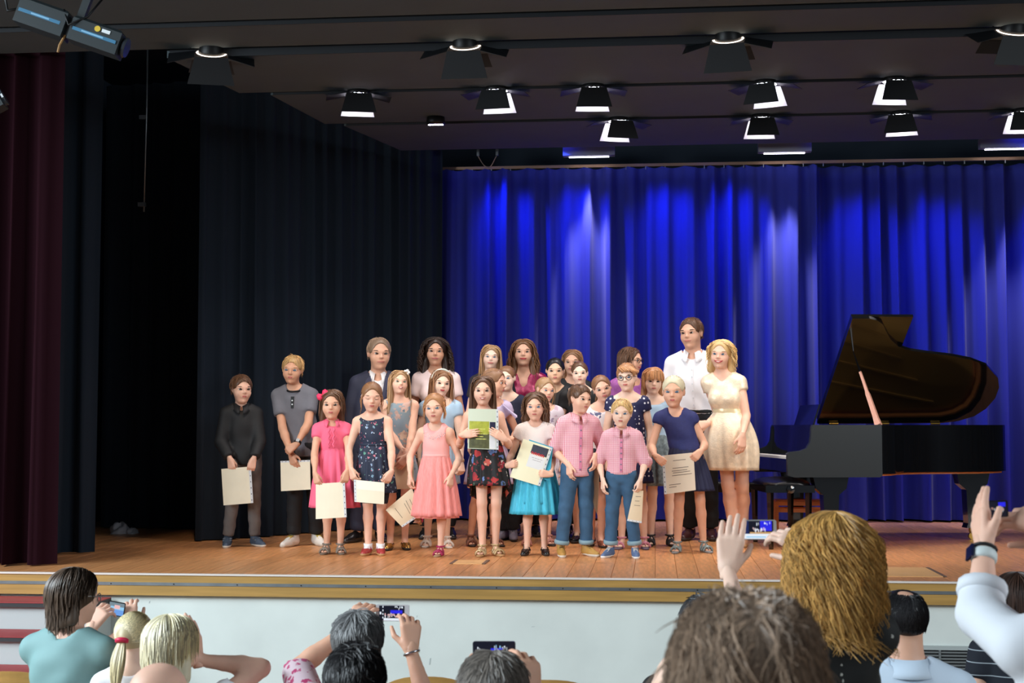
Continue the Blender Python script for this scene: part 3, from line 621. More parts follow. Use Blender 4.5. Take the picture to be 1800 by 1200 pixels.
    if hs.get('wave'):
        nc = hs.get('clumps', 26); cid = r.integers(0, nc, n); ph = r.random(nc)[cid]*2*PI; ang = np.arctan2(d[:,1], d[:,0]); s = np.linspace(0,1,mm)
        amp = hs['wave']/hh*np.clip(s*2.2-0.25, 0, 1); fq = hs.get('freq', 2.2)
        w = np.sin(2*PI*fq*s[None,:]+ph[:,None]); w2 = np.cos(2*PI*fq*s[None,:]+ph[:,None])
        P[:,:,0] += amp*w*np.cos(ang)[:,None]+amp*0.5*w2*np.sin(ang)[:,None]; P[:,:,1] += amp*w*np.sin(ang)[:,None]*0.8-amp*0.4*w2*np.cos(ang)[:,None]
        if hs.get('vol'):
            o = P[:,:,:2]/(np.linalg.norm(P[:,:,:2], axis=2, keepdims=True)+1e-6); P[:,:,:2] += o*(hs['vol']*np.clip(s*1.6-0.2,0,1))[None,:,None]
    sets = [(P, r.random(n))]
    if st == 'tied' and hs.get('tail', 0) > 0:
        n2 = hs.get('ntail', 60); tl = hs['tail']/hh; a = r.random(n2)*2*PI; q = np.sqrt(r.random(n2)); s = np.linspace(0,1,mm)
        out = np.array(hs.get('tdir', (0,0.22,0))); bx = (0.05+0.10*np.sin(PI*np.clip(s*0.9+0.05,0,1)))
        T = tie[None,None,:]+s[None,:,None]*0
        T = T+np.stack([np.cos(a)[:,None]*q[:,None]*bx+out[0]*np.sin(s*1.6), np.sin(a)[:,None]*q[:,None]*bx*0.7+out[1]*np.sin(s*1.9), -tl*s[None,:]*(0.8+0.2*r.random(n2))[:,None]+0*a[:,None]], -1)
        sets.append((T, r.random(n2)))
    if hs.get('bangs'):
        n3 = 70; x = (r.random(n3)-0.5)*0.54; s = np.linspace(0,1,mm); bl = hs['bangs']/hh
        T = np.stack([x[:,None]*(1+0.15*s)+0.1*hs.get('sweep',0.0)*s, -0.36-0.10*np.sin(s*1.5)[None,:]+0.45*(x[:,None])**2*1.6, 0.40-bl*s[None,:]*(0.85+0.2*r.random(n3))[:,None]-0.5*x[:,None]**2], -1); sets.append((T, r.random(n3)))
    if hs.get('wisps'):
        n4 = hs['wisps']; s = np.linspace(0,1,mm); sd = np.where(r.random(n4) < 0.5, -1.0, 1.0); wl = hs.get('wisplen',0.16)/hh
        T = np.stack([sd[:,None]*(0.30+0.06*np.sin(s*2)[None,:]+0.02*r.normal(size=(n4,1))+0.02*np.sin(9*s[None,:]+6*r.random((n4,1)))), -0.16+0.02*r.normal(size=(n4,1))+0*s[None,:], 0.22-wl*s[None,:]*(0.7+0.4*r.random((n4,1)))], -1); sets.append((T, r.random(n4)))
    Vs, Qs, Ts = [V0], [Q0], [np.full(len(V0), 0.28)]; off = len(V0); r0 = hs.get('r', 0.0042)*hs.get('rk', 0.72)
    for P, tn in sets:
        mm_ = P.shape[1]; prof = r0*np.interp(np.linspace(0,1,mm_), [0,0.15,0.8,1], [0.8,1,0.85,0.25])
        W = P*hh @ R.T + C; V, Q = tubes(W, prof*(1.35 if hs.get('ribbon') else 1), 2 if hs.get('ribbon') else 3); Vs.append(V); Qs.append(Q+off); off += len(V); Ts.append(np.repeat(tn, mm_*(2 if hs.get('ribbon') else 3)))
    return np.concatenate(Vs), np.concatenate(Qs), np.concatenate(Ts)
# ================================================================ PEOPLE
SKIN = {'fair': (234,186,162), 'pale': (240,202,180), 'tan': (214,160,130), 'warm': (224,172,144), 'asian': (230,186,154)}
def skin_mat(k): return M('skin_'+k, SKIN[k], 0.5, var=0.05, vscale=14, spec=0.35, sss=0.08)
HAIRC = {'brown': (104,72,50), 'dark': (56,38,30), 'black': (24,22,24), 'blond': (206,166,112), 'ash': (176,138,98), 'lightbrown': (150,108,76), 'strawberry': (190,136,92), 'chestnut': (124,84,54),
         'white': (214,202,176), 'grey': (112,112,112), 'copper': (200,152,82), 'palegold': (218,202,158), 'golden': (226,188,128), 'platinum': (234,224,190), 'darkgrey': (66,66,68), 'mouse': (150,124,102), 'greymix': (120,112,104), 'tousled': (160,134,112), 'umber': (82,66,54)}
def hair_mat(k): return M('hair_'+k, HAIRC[k], 0.42, tone=True, spec=0.45)
m_eyew = M('eye_white', (225,222,218), 0.3); m_iris = {c: M('iris_'+c, v, 0.25) for c, v in {'brown': (52,34,24), 'blue': (70,96,120), 'grey': (82,90,92), 'green': (78,88,66)}.items()}
m_lip = {c: M('lip_'+c, v, 0.45) for c, v in {'pink': (188,104,98), 'pale': (196,124,110), 'red': (178,60,66)}.items()}
m_teeth = M('teeth', (238,232,222), 0.35)
def two_bone(S, W, l1, l2, pole):
    S, W = np.asarray(S, float), np.asarray(W, float); d = W-S; D = np.linalg.norm(d); mx = (l1+l2)*0.995
    if D > mx: k = D/mx; l1 *= min(k,1.12); l2 *= min(k,1.12); 
    mx = (l1+l2)*0.995
    if D > mx: W = S+d/D*mx; D = mx
    u = unit(W-S); a = (l1*l1-l2*l2+D*D)/(2*D); h = math.sqrt(max(1e-6, l1*l1-a*a)); pv = np.asarray(pole, float); pv = unit(pv-u*(pv@u))
    return S+u*a+pv*h, W
SHOES = {}
def shoe_parts(kind):
    if kind in SHOES: return SHOES[kind]
    def grid(): return Fd(np.arange(-0.32,0.33,0.04,dtype=f32), np.arange(-0.82,0.48,0.04,dtype=f32), np.arange(-0.06,0.95,0.035,dtype=f32))
    def body(g, e=0.0, hgt=0.0):
        g.cone((0,0.17,0.17),(0.0,-0.25,0.14),0.135+e,0.15+e,0.05); g.cone((0,-0.25,0.13),(0.0,-0.55,0.085),0.15+e,0.11+e,0.05)
    out = []
    g = grid(); body(g, 0.015); g.plane((0,0,-1),(0,0,-0.012)); g.plane((0,0,1),(0,0,0.10 if kind != 'sandal' and kind != 'flip' else 0.075)); out.append(('sole', g.mesh(0)))
    if kind in ('sneaker','boot','dress','trainer'):
        g = grid(); body(g, 0.0); g.cone((0,0.12,0.2),(0,0.10,{'sneaker':0.40,'boot':0.72,'dress':0.36,'trainer':0.42}[kind]),0.15,0.155,0.06,cut=True)
        g.cone((0,0.05,0.3),(0,-0.22,0.2),0.10,0.10,0.06); g.plane((0,0,-1),(0,0,0.03)); out.append(('upper', g.mesh(1)))
        g = grid()
        if kind in ('sneaker','boot'):
            for k in range(4): g.cone((-0.09,-0.08-0.08*k,0.372-0.04*k),(0.09,-0.08-0.08*k,0.372-0.04*k),0.026,0.026,0.005)
            out.append(('laces', g.mesh(0)))
        if kind == 'trainer':
            for k in range(2): g.cone((-0.13,-0.05-0.16*k,0.30-0.06*k),(0.13,-0.05-0.16*k,0.30-0.06*k),0.05,0.05,0.01); 
            out.append(('strap', g.mesh(0)))
    elif kind in ('maryjane','ballet'):
        g = grid(); body(g, 0.0); g.plane((0,0,-1),(0,0,0.03)); g.ell((0,0.02,0.36),(0.115,0.40,0.24),k=0.02,op='s'); g.plane((0,0,1),(0,0,0.28)); out.append(('upper', g.mesh(1)))
        if kind == 'maryjane':
            g = grid(); n = 10
            for k in range(n): a0, a1 = PI*k/n, PI*(k+1)/n; g.cone((0.15*math.cos(a0),-0.02,0.17+0.17*math.sin(a0)),(0.15*math.cos(a1),-0.02,0.17+0.17*math.sin(a1)),0.025,0.025,0.005)
            out.append(('strap', g.mesh(0)))
    else:
        g = grid()
        ys = (-0.34,-0.20,-0.02) if kind == 'sandal' else (-0.28,)
        for y in ys:
            R_ = 0.165 if y < -0.1 else 0.14; zt = 0.16 if y < -0.1 else 0.26
            for k in range(10): a0, a1 = PI*k/10, PI*(k+1)/10; g.cone((R_*math.cos(a0),y,0.07+zt*math.sin(a0)),(R_*math.cos(a1),y,0.07+zt*math.sin(a1)),0.046,0.046,0.005)
        for k in range(12):   # ankle band
            a0, a1 = 2*PI*k/12, 2*PI*(k+1)/12; g.cone((0.155*math.cos(a0),0.07+0.155*math.sin(a0),0.37),(0.155*math.cos(a1),0.07+0.155*math.sin(a1),0.37),0.034,0.034,0.005)
        g.cone((0,-0.44,0.13),(0,-0.10,0.30),0.03,0.03,0.01); out.append(('strap', g.mesh(0)))
    SHOES[kind] = out; return out
def curved_bar(pts, r, n=5):
    mb = MB(); rr = [r*(0.5+0.5*math.sin(PI*(i+0.3)/(len(pts)-0.4))) for i in range(len(pts))]; mb.tube(pts, rr, n); return mb
def person(label, head, chin=None, feet=None, depth=None, z0=0.0, kind='c', yaw=0.0, look=(0,0,0), b=1.0, arms=({},{}), skin='fair', hair=None, haircol='brown', wear=(), shoes=None,
           eyes='brown', lips='pink', smile=0.0, brow=None, closed=False, glasses=None, sit=False, H=None, hh=None, res=0.0155, fine=0.0066, face=True, hres=0.04, stance=None, raised=None, lean=0.0, sho=None, extra=None):
    # ---- place
    if feet is not None:
        tw = [at_z(*f) for f in feet]; base = (tw[0]+tw[1])/2+np.array((0,0.09,0)); base[2] = z0
        htop = at_y(head[0], head[1], base[1]); 
    else:
        htop = at_d(head[0], head[1], depth); base = np.array((htop[0], htop[1], z0))
    if feet is not None:                          # turn towards the photographer, half with the body, half with the head
        ang = math.degrees(math.atan2(CAM[0]-base[0], base[1]-CAM[1])); yaw = yaw+0.5*ang; look = (look[0]+0.4*ang, look[1], look[2])
    yr = math.radians(yaw); Rz = np.array(Matrix.Rotation(yr,3,'Z')); root = empty('person', tuple(base), yr); tag(root, label, 'person')
    loc = lambda w: Rz.T @ (np.asarray(w, float)-base)
    top = htop[2]-z0; 
    if H is None: H = top
    dz = top-H                                   # seated people: the upper body sits lower
    ht = 0.012 if hair is None or hair['style'] in ('bald','short') else 0.018
    if hh is None:
        hh = (top-ht)-(at_y(chin[0] if isinstance(chin, tuple) else head[0], chin[1] if isinstance(chin, tuple) else chin, base[1])[2]-z0) if chin else 0.19+0.055*(H-1.1)
    hl = loc(htop); hx = hl[0]; chz = top-ht-hh
    K = dict(H=H, hh=hh); cp = {'c': 0.0, 'f': 1.0, 'm': 2.0}[kind]
    R = rot3(*look); C = np.array((hx, hl[1]*0-0.012*H-lean, chz+hh/2)); K['R'] = R; K['C'] = C
    shz = chz-(0.052 if kind == 'c' else 0.058)*H
    sw = (0.087 if kind == 'c' else 0.088 if kind == 'f' else 0.100)*H*b
    hipz = (0.515*H if kind == 'c' else 0.53*H)+dz
    hw = {'c': 0.080, 'f': 0.096, 'm': 0.090}[kind]*H*b; ww = {'c': 0.070, 'f': 0.074, 'm': 0.084}[kind]*H*b; cw = {'c': 0.078, 'f': 0.086, 'm': 0.096}[kind]*H*b
    dp = {'c': 0.72, 'f': 0.72, 'm': 0.70}[kind]
    S0 = np.array((hx*0.88, 0.012*H-lean*0.8, shz)); K.update(S0=S0, sw=sw, shz=shz, hipz=hipz, hw=hw)
    cx = lambda z: hx*0.88*np.clip((z-hipz)/(shz-hipz), 0, 1); cyf = lambda z: (0.012*H-lean*0.8)*np.clip((z-hipz)/(shz-hipz), 0, 1)
    wz = hipz+0.115*H; cz = shz-0.075*H
    rows = [(hipz-0.05*H, hw*0.80, hw*dp*0.85),(hipz, hw, hw*dp),(hipz+0.03*H, hw*0.97, hw*dp),(wz, ww, ww*dp),(cz-0.03*H, cw*0.94, cw*dp*1.02),(cz, cw, cw*dp*1.03),(shz-0.025*H, cw*0.98, cw*dp*0.92),(shz+0.012*H, sw*0.80, cw*dp*0.66),(shz+0.035*H, sw*0.36, cw*dp*0.5)]
    prof = [(z, cx(z), cyf(z), rx, ry) for z, rx, ry in rows]; K['prof'] = prof
    sc_b = 0.96*b**0.5 if kind != 'm' else 1.0
    ru, rf, rw = 0.0265*H*sc_b, 0.0225*H*sc_b, 0.0145*H*sc_b; rt, rk, rc, ra = 0.047*H*sc_b, 0.033*H*sc_b, 0.0345*H*sc_b, 0.021*H*sc_b
    if kind == 'c': rt, rk, rc, ra = rt*0.92, rk*0.88, rc*0.86, ra*0.9
    HL = (0.104 if kind != 'm' else 0.108)*H
    # ---- arms
    arm = []
    for i, s in enumerate((-1,1)):
        A = arms[i] or {}; S = S0+np.array((s*sw, 0, -0.008*H)); l1, l2 = 0.168*H, 0.142*H
        fd = unit(Rz.T @ np.asarray(A.get('f', (0.0,-0.12,-1.0)), float)); 
        if 't' in A: hc = loc(at_y(A['t'][0], A['t'][1], base[1]-A.get('dy',0.12))); W = hc-fd*0.45*HL
        elif 'w' in A: W = S0+np.asarray(A['w'], float)*H
        else: W = S+np.array((s*0.028*H, -0.02*H, -0.302*H))
        if 'e' in A: E = loc(at_y(A['e'][0], A['e'][1], base[1]-A['edy']))
        else: E, W = two_bone(S, W, l1, l2, A.get('pole', (s*0.7, 0.75, -0.35)))
        nr = Rz.T @ np.asarray(A['n'], float) if 'n' in A else np.array((s*1.0, -0.35, 0.0))
        arm.append(dict(S=S, E=E, W=W, f=fd, n=nr, pose=A.get('pose','relax'), mir=(s > 0), hs=A.get('hs', 1.0)))
    K['arm'] = arm
    # ---- legs
    leg = []; FL = 0.150*H if kind == 'c' else 0.147*H
    for i, s in enumerate((-1,1)):
        Hp = np.array((s*hw*0.54, 0.0, hipz))
        if sit:
            Kn = Hp+np.array((s*0.03, -0.245*H, 0.0)); An = np.array((Kn[0], Kn[1]+0.02, 0.045*H))
        else:
            if feet is not None: w = loc(tw[i]); An = np.array((w[0]-0.0, w[1]+0.62*FL if abs(yaw) < 60 else w[1], 0.046*H))
            else: An = np.array((s*hw*0.62, 0.02, 0.046*H))
            if raised and raised[0] == i: An = loc(at_y(*raised[1], base[1]+raised[2])); 
            Kn, An = two_bone(Hp, An, 0.245*H, 0.238*H, (s*0.1,-0.6,-0.4)) if (raised and raised[0] == i) else ((Hp+An)/2+np.array((0,-0.012*H,0.01*H)), An)
        ta = (stance[i] if stance else s*10); leg.append(dict(Hp=Hp, Kn=Kn, An=An, ta=math.radians(ta)))
    K['leg'] = leg
    # ---- body: one continuous surface
    pts = [a[k] for a in arm for k in ('S','E','W')]+[l[k] for l in leg for k in ('Hp','Kn','An')]+[C+np.array((0,0,hh*0.6)), C-np.array((0,0.6*hh,0)), C+np.array((0,0.6*hh,0))]
    for l in leg: pts.append(l['An']+np.array((0,-FL*0.75,0))); 
    P = np.array(pts); mg = 0.06*H; lo = P.min(0)-mg; hi = P.max(0)+mg; lo[2] = max(lo[2], -0.02)
    lo[0] = min(lo[0], S0[0]-sw-mg); hi[0] = max(hi[0], S0[0]+sw+mg); lo[1] = min(lo[1], -0.12*H); hi[1] = max(hi[1], 0.11*H)
    g = Fd(axis_pts(lo[0],hi[0],res,(C[0]-0.30*hh,C[0]+0.30*hh),fine), axis_pts(lo[1],hi[1],res,(C[1]-0.52*hh,C[1]-0.20*hh),fine), axis_pts(lo[2],hi[2],res,(C[2]-0.54*hh,C[2]+0.22*hh),fine))
    g.loft(prof, 0.02)
    for s in (-1,1): g.cone(S0+np.array((s*sw*0.35,0,0.022*H)), S0+np.array((s*sw*0.97,0,-0.006*H)), 0.030*H, 0.031*H*sc_b, 0.035)
    if kind == 'f':
        for s in (-1,1): g.ell((cx(cz)+s*cw*0.48, cyf(cz)-cw*dp*0.72, cz-0.012*H),(0.036*H,0.030*H,0.036*H),k=0.03)
    nk = {'c': 0.0295, 'f': 0.030, 'm': 0.0345}[kind]*H
    g.cone(S0+np.array((0,0.004*H,-0.01*H)), C+R @ np.array((0,0.06*hh,-0.25*hh)), nk*1.12, nk, 0.022)
    for a in arm:
        g.cone(a['S'], a['E'], ru*1.08, rf, 0.02); mid = a['E']+(a['W']-a['E'])*0.3; g.cone(a['E'], mid, rf, rf*1.04, 0.012); g.cone(mid, a['W'], rf*1.04, rw, 0.012); g.cone(a['W'], a['W']+a['f']*0.10*HL, rw, rw*1.05, 0.01)
    for i, l in enumerate(leg):
        g.cone(l['Hp'], l['Kn'], rt, rk, 0.02); cm = l['Kn']+(l['An']-l['Kn'])*0.32+np.array((0,0.010*H,0)); g.cone(l['Kn'], cm, rk, rc, 0.02); g.cone(cm, l['An'], rc, ra, 0.02)
        shut = shoes is not None and shoes[0] in ('sneaker','boot','dress','trainer')
        if not sit and shut: g.cone(l['An'], l['An']+np.array((0,0,-0.02*H)), ra, ra, 0.01)
        if not sit and not shut:
            ca, sa = math.cos(l['ta']), math.sin(l['ta']); fp = lambda x,y,z: np.array((l['An'][0]+(x*ca-y*sa)*FL, l['An'][1]+(x*sa+y*ca)*FL, (z*FL if not (raised and raised[0]==i) else l['An'][2]-0.3*FL+z*FL)))
            g.cone(l['An'], fp(0,0.09,0.17), ra*0.9, 0.095*FL, 0.012); g.cone(fp(0,0.09,0.155), fp(0,-0.28,0.135), 0.090*FL, 0.085*FL, 0.012); g.cone(l['An'], fp(0,-0.26,0.15), ra*0.75, 0.075*FL, 0.02)
            for k in range(-2,3): g.cone(fp(k*0.052,-0.28,0.12), fp(k*0.052,-0.53+0.03*abs(k),0.105), 0.055*FL, 0.042*FL, 0.008)
    # head
    hp = lambda x,y,z: C+R @ (np.array((x,y,z))*hh)
    fwid = 1.0 if kind != 'm' else 0.97
    g.ell(hp(0,0.03,0.13), np.array((0.335,0.42,0.365))*hh, R, 0.078*hh)
    g.ell(hp(0,-0.10,-0.10), np.array((0.275*fwid,0.305,0.34))*hh, R, 0.117*hh)
    g.cone(hp(-0.075,-0.19,-0.36), hp(0.075,-0.19,-0.36), 0.115*hh, 0.115*hh, 0.117*hh); g.ell(hp(0,-0.295,-0.405), np.array((0.075,0.08,0.07))*hh, R, 0.078*hh)
    for s in (-1,1):
        g.ell(hp(s*0.160,-0.235,-0.14), np.array((0.125,0.125,0.14))*hh, R, 0.117*hh)
        g.ell(hp(s*0.135,-0.450,0.012), np.array((0.090,0.085,0.060))*hh, R, 0.055*hh, 's')
        g.cone(hp(s*0.20,-0.325,0.075), hp(s*0.06,-0.365,0.07), (0.033 if kind != 'm' else 0.038)*hh, 0.033*hh, 0.117*hh)
        g.ell(hp(s*0.340,0.03,-0.03), np.array((0.035,0.085,0.125))*hh, R @ rot3(s*14,0,s*6), 0.031*hh); 
        g.ell(hp(s*0.038,-0.415,-0.120), np.array((0.034,0.042,0.030))*hh, R, 0.039*hh)
    g.cone(hp(0,-0.375,0.05), hp(0,-0.458,-0.100), 0.026*hh, 0.040*hh, 0.039*hh)
    g.ell(hp(0,-0.365,-0.245), np.array((0.10,0.04,0.055))*hh, R, 0.078*hh)
    V, Q = g.mesh(1); Vs, Qs = [V], [Q]; off = len(V)
    for a in arm:
        hV, hQ = hand_mesh(a['pose'], hres); hV = hV.copy()
        if a['mir']: hV[:,1] *= -1; hQ = hQ[:,::-1]
        X = unit(a['f']); Zv = unit(a['n']-X*(a['n']@X)); Yv = np.cross(Zv, X); Mx = np.stack([X,Yv,Zv], 1)
        a['M'] = Mx; Vs.append(a['W']+(hV*HL*a['hs']) @ Mx.T); Qs.append(hQ+off); off += len(hV)
    obj('body', mesh_np('body', np.concatenate(Vs), np.concatenate(Qs)), skin_mat(skin), root)
    # ---- face
    if face:
        hc = hair_mat(haircol) if brow is None else brow
        ek = 1.15 if kind == 'c' else 1.0; mw = 0.80 if kind == 'c' else 1.0
        for s in (-1,1):
            e = hp(s*0.135,-0.368,0.010); n, mr = 12, 7; V = []; 
            for i in range(mr+1):
                for k in range(n):
                    ph, th = PI*i/mr, 2*PI*k/n; V.append(tuple(e+R @ (np.array((ek*0.072*math.sin(ph)*math.cos(th), -0.040*math.cos(ph), (ek*0.036 if not closed else 0.03)*math.sin(ph)*math.sin(th)))*hh)))
            Fq = [(i*n+k, i*n+(k+1)%n, (i+1)*n+(k+1)%n, (i+1)*n+k) for i in range(mr) for k in range(n)]
            me = MB().add(V, Fq).mesh('eye', True); me.materials.append(m_eyew if not closed else skin_mat(skin)); me.materials.append(m_iris[eyes])
            if not closed:
                for i, pl in enumerate(me.polygons): pl.material_index = 1 if i < 2*n else 0
            obj('eye', me, None, root)
            lash = [tuple(hp(s*(0.135+0.085*u), -0.394+0.040*u*u, (0.046*ek if not closed else -0.012)-0.022*u*u*(1 if not closed else -0.6))) for u in np.linspace(-1,1,6)]
            curved_bar(lash, 0.010*hh).build('eyelashes', M('lash', (50,36,30), 0.7), root, True)
            pb = [tuple(hp(s*(0.145+0.10*u), -0.404+0.05*u*u*(1.5 if u > 0 else 0.4), 0.105+0.012*u-0.018*u*u)) for u in np.linspace(-1,1,6)]
            curved_bar(pb, (0.0125 if kind == 'c' else 0.016)*hh).build('eyebrow', hc, root, True)
        pts = [tuple(hp(mw*0.125*u*(1+0.25*smile), -0.418+0.042*u*u, -0.232+0.030*smile*u*u)) for u in np.linspace(-1,1,8)]
        curved_bar(pts, 0.018*hh, 6).build('upper_lip', m_lip[lips], root, True)
        pts = [tuple(hp(mw*0.11*u*(1+0.25*smile), -0.416+0.044*u*u, -0.258-0.020*abs(smile)*(1-u*u)+0.032*smile*u*u)) for u in np.linspace(-1,1,8)]
        curved_bar(pts, 0.021*hh, 6).build('lower_lip', m_lip[lips], root, True)
        if smile > 0.6:
            pts = [tuple(hp(mw*0.105*u, -0.419+0.045*u*u, -0.246-0.008*(1-u*u)+0.026*smile*u*u)) for u in np.linspace(-1,1,8)]
            curved_bar(pts, 0.020*hh, 6).build('teeth', m_teeth, root, True)
        if glasses:
            mb = MB()
            for s in (-1,1): mb.tube([tuple(hp(s*0.145+0.105*math.cos(a), -0.435+0.10*abs(s*0.145+0.105*math.cos(a))**2, 0.0+0.082*math.sin(a))) for a in np.linspace(0,2*PI,15)], 0.010*hh, 5, False); mb.tube([tuple(hp(s*0.25,-0.42,0.02)), tuple(hp(s*0.35,-0.2,0.03)), tuple(hp(s*0.35,0.05,0.02))], 0.010*hh, 5)
            mb.tube([tuple(hp(-0.04,-0.435,0.02)), tuple(hp(0.04,-0.435,0.02))], 0.010*hh, 5); mb.build('glasses', M('frame_dark', (38,32,36), 0.4), root, True)
    elif glasses:
        mb = MB(); s = glasses; mb.tube([tuple(hp(s*0.145+0.105*math.cos(a), -0.435+0.10*abs(s*0.145+0.105*math.cos(a))**2, 0.0+0.082*math.sin(a))) for a in np.linspace(0,2*PI,15)], 0.012*hh, 5, False); mb.tube([tuple(hp(s*0.25,-0.42,0.02)), tuple(hp(s*0.37,-0.2,0.03)), tuple(hp(s*0.37,0.05,0.02))], 0.012*hh, 5)
        mb.build('glasses', M('frame_pale', (150,150,150), 0.3, metal=0.5), root, True)
    K['bust'] = [((cx(cz)+s*cw*0.48, cyf(cz)-cw*dp*0.72, cz-0.012*H),(0.036*H,0.030*H,0.036*H)) for s in (-1,1)] if kind == 'f' else []
    # ---- hair
    if hair is not None:
        V, Q, T = hair_mesh(K, hair); obj('hair', mesh_np('hair', V, Q, True, T), hair_mat(haircol), root)
    # ---- shoes
    if shoes and not sit:
        kind_, mu, ms, ml = shoes
        for i, l in enumerate(leg):
            par = None
            rais = raised and raised[0] == i
            for nm, (V, Q) in sorted(shoe_parts(kind_), key=lambda t: ('upper','strap','laces','sole').index(t[0])):
                mt = mu if nm == 'upper' else ms if nm == 'sole' else ml
                o = obj('shoe' if par is None else nm, mesh_np(nm, (V+np.array((0,-0.07,0)))*FL*1.05, Q), mt, root if par is None else par)
                if par is None:
                    o.location = (l['An'][0], l['An'][1], 0.0 if not rais else l['An'][2]-0.30*FL); o.rotation_euler = (0 if not rais else -0.5, 0, l['ta']); par = o
    # ---- clothes
    for w in wear: CLOTHES[w[0]](root, K, *w[1:])
    if extra: extra(root, K, hp)
    return root, K
# ---------------------------------------------------------------- garments, cut from the skeleton of the wearer
def g_top(root, K, mat, sleeve=0.45, hem=None, neck='crew', ease=0.010, flare=0.0, name='shirt', res=0.0150, wr=0.004, cuff=False, nd_=0.0):
    H = K['H']; prof = [list(p) for p in K['prof']]; hz = K['hipz']+(hem if hem is not None else -0.02)*H
    if hz < prof[0][0]:
        p0 = prof[0][:]; p1 = prof[1]; prof = [[hz, p0[1], p0[2], p1[3]*(1.0)+flare, p1[4]+flare]]+[[p1[0], p1[1], p1[2], p1[3]+flare*0.3, p1[4]+flare*0.3]]+prof[2:]
    else:
        prof = [[hz]+[float(np.interp(hz, [q[0] for q in K['prof']], [q[j] for q in K['prof']])) for j in range(1,5)]]+[q for q in prof if q[0] > hz+0.005]; prof[0][3] += flare; prof[0][4] += flare
    if flare >= 0: # cloth hangs straight from the chest instead of following the waist
        ch = max(q[3] for q in prof[-4:]);
        for q in prof[:-3]:
            q[3] = max(q[3], ch*0.98 if ease > 0.008 else q[3]); q[4] = max(q[4], ch*0.66 if ease > 0.008 else q[4])
    S0, sw = K['S0'], K['sw']; pts = [S0]; 
    for a in K['arm']: pts += [a['S'], a['E'], a['W']] if sleeve > 1 else [a['S'], a['S']+(a['E']-a['S'])*max(sleeve,0.1)]
    P = np.array(pts); mg = 0.075*H; lo = np.minimum(P.min(0), (S0[0]-sw, -0.13*H, hz))-mg; hi = np.maximum(P.max(0), (S0[0]+sw, 0.12*H, K['shz']))+mg
    g = Fd(*(np.arange(lo[i], hi[i]+res, res, dtype=f32) for i in range(3)))
    sd = random.random()*9
    fold = (lambda X, Y, Z: f32(wr)*np.sin(X*34+Z*17+sd)*np.sin(Z*23+Y*19+sd*2)) if wr else None
    g.loft(prof, 0.015, ease, fold)
    for s in (-1,1): g.cone(S0+np.array((s*sw*0.35,0,0.022*H)), S0+np.array((s*sw*(0.97 if sleeve > 0 else 0.80),0,-0.006*H)), 0.030*H+ease, 0.031*H+ease*0.8, 0.03)
    for c_, r_ in K['bust']:
        if c_[2]-r_[2] > hz: g.ell(c_, np.array(r_)+ease+0.003, k=0.035)
    ru, rf, rw = 0.0275*H+ease, 0.0245*H+ease, 0.0175*H+ease
    if sleeve > 0:
        for a in K['arm']:
            if sleeve <= 1: e = a['S']+(a['E']-a['S'])*sleeve; g.cone(a['S'], e, ru*1.04, (ru+(rf-ru)*sleeve)*1.10, 0.02, cut=True)
            else:
                f = sleeve-1; g.cone(a['S'], a['E'], ru*1.04, rf*1.05, 0.02); e = a['E']+(a['W']-a['E'])*f; g.cone(a['E'], e, rf*1.05, (rf+(rw-rf)*f)*1.08, 0.015, cut=True)
    else:
        for a, s in zip(K['arm'], (-1,1)): g.ell(S0+np.array((s*(sw*1.16),0,-0.030*H)), (0.036*H,0.075*H,0.062*H), k=0.012, op='s')
    nb = S0+np.array((0,-0.004*H,0.045*H))
    if neck == 'crew': g.ell(nb, (0.040*H,0.046*H,0.036*H), k=0.01, op='s'); g.ell(nb+np.array((0,-0.03*H,0.0)), (0.036*H,0.05*H,0.032*H+nd_*H), k=0.01, op='s')
    elif neck == 'scoop': g.ell(nb+np.array((0,-0.012*H,0.0)), (0.066*H,0.07*H,0.056*H+nd_*H), k=0.01, op='s')
    elif neck == 'boat': g.ell(nb+np.array((0,0.0,0.0)), (0.078*H,0.08*H,0.044*H+nd_*H), k=0.01, op='s')
    elif neck == 'v':
        g.ell(nb, (0.046*H,0.05*H,0.036*H), k=0.01, op='s'); g.cone(nb+np.array((0,-0.055*H,0.0)), nb+np.array((0,-0.085*H,-(0.11+nd_)*H)), 0.045*H, 0.004*H, 0.01, 's')
    V, Q = g.mesh(1); o = obj(name, mesh_np(name, V, Q), mat, root)
    if cuff and sleeve > 0:
        for a in K['arm']:
            f = sleeve if sleeve <= 1 else sleeve-1; A, B = (a['S'], a['E']) if sleeve <= 1 else (a['E'], a['W']); e = A+(B-A)*f; u = unit(B-A); r = (ru+(rf-ru)*f if sleeve <= 1 else rf+(rw-rf)*f)*1.16
            MB().tube([tuple(e-u*0.030), tuple(e-u*0.015), tuple(e+u*0.003)], [r, r*1.06, r*1.02], 14).build('cuff', mat, o, True)
    return o
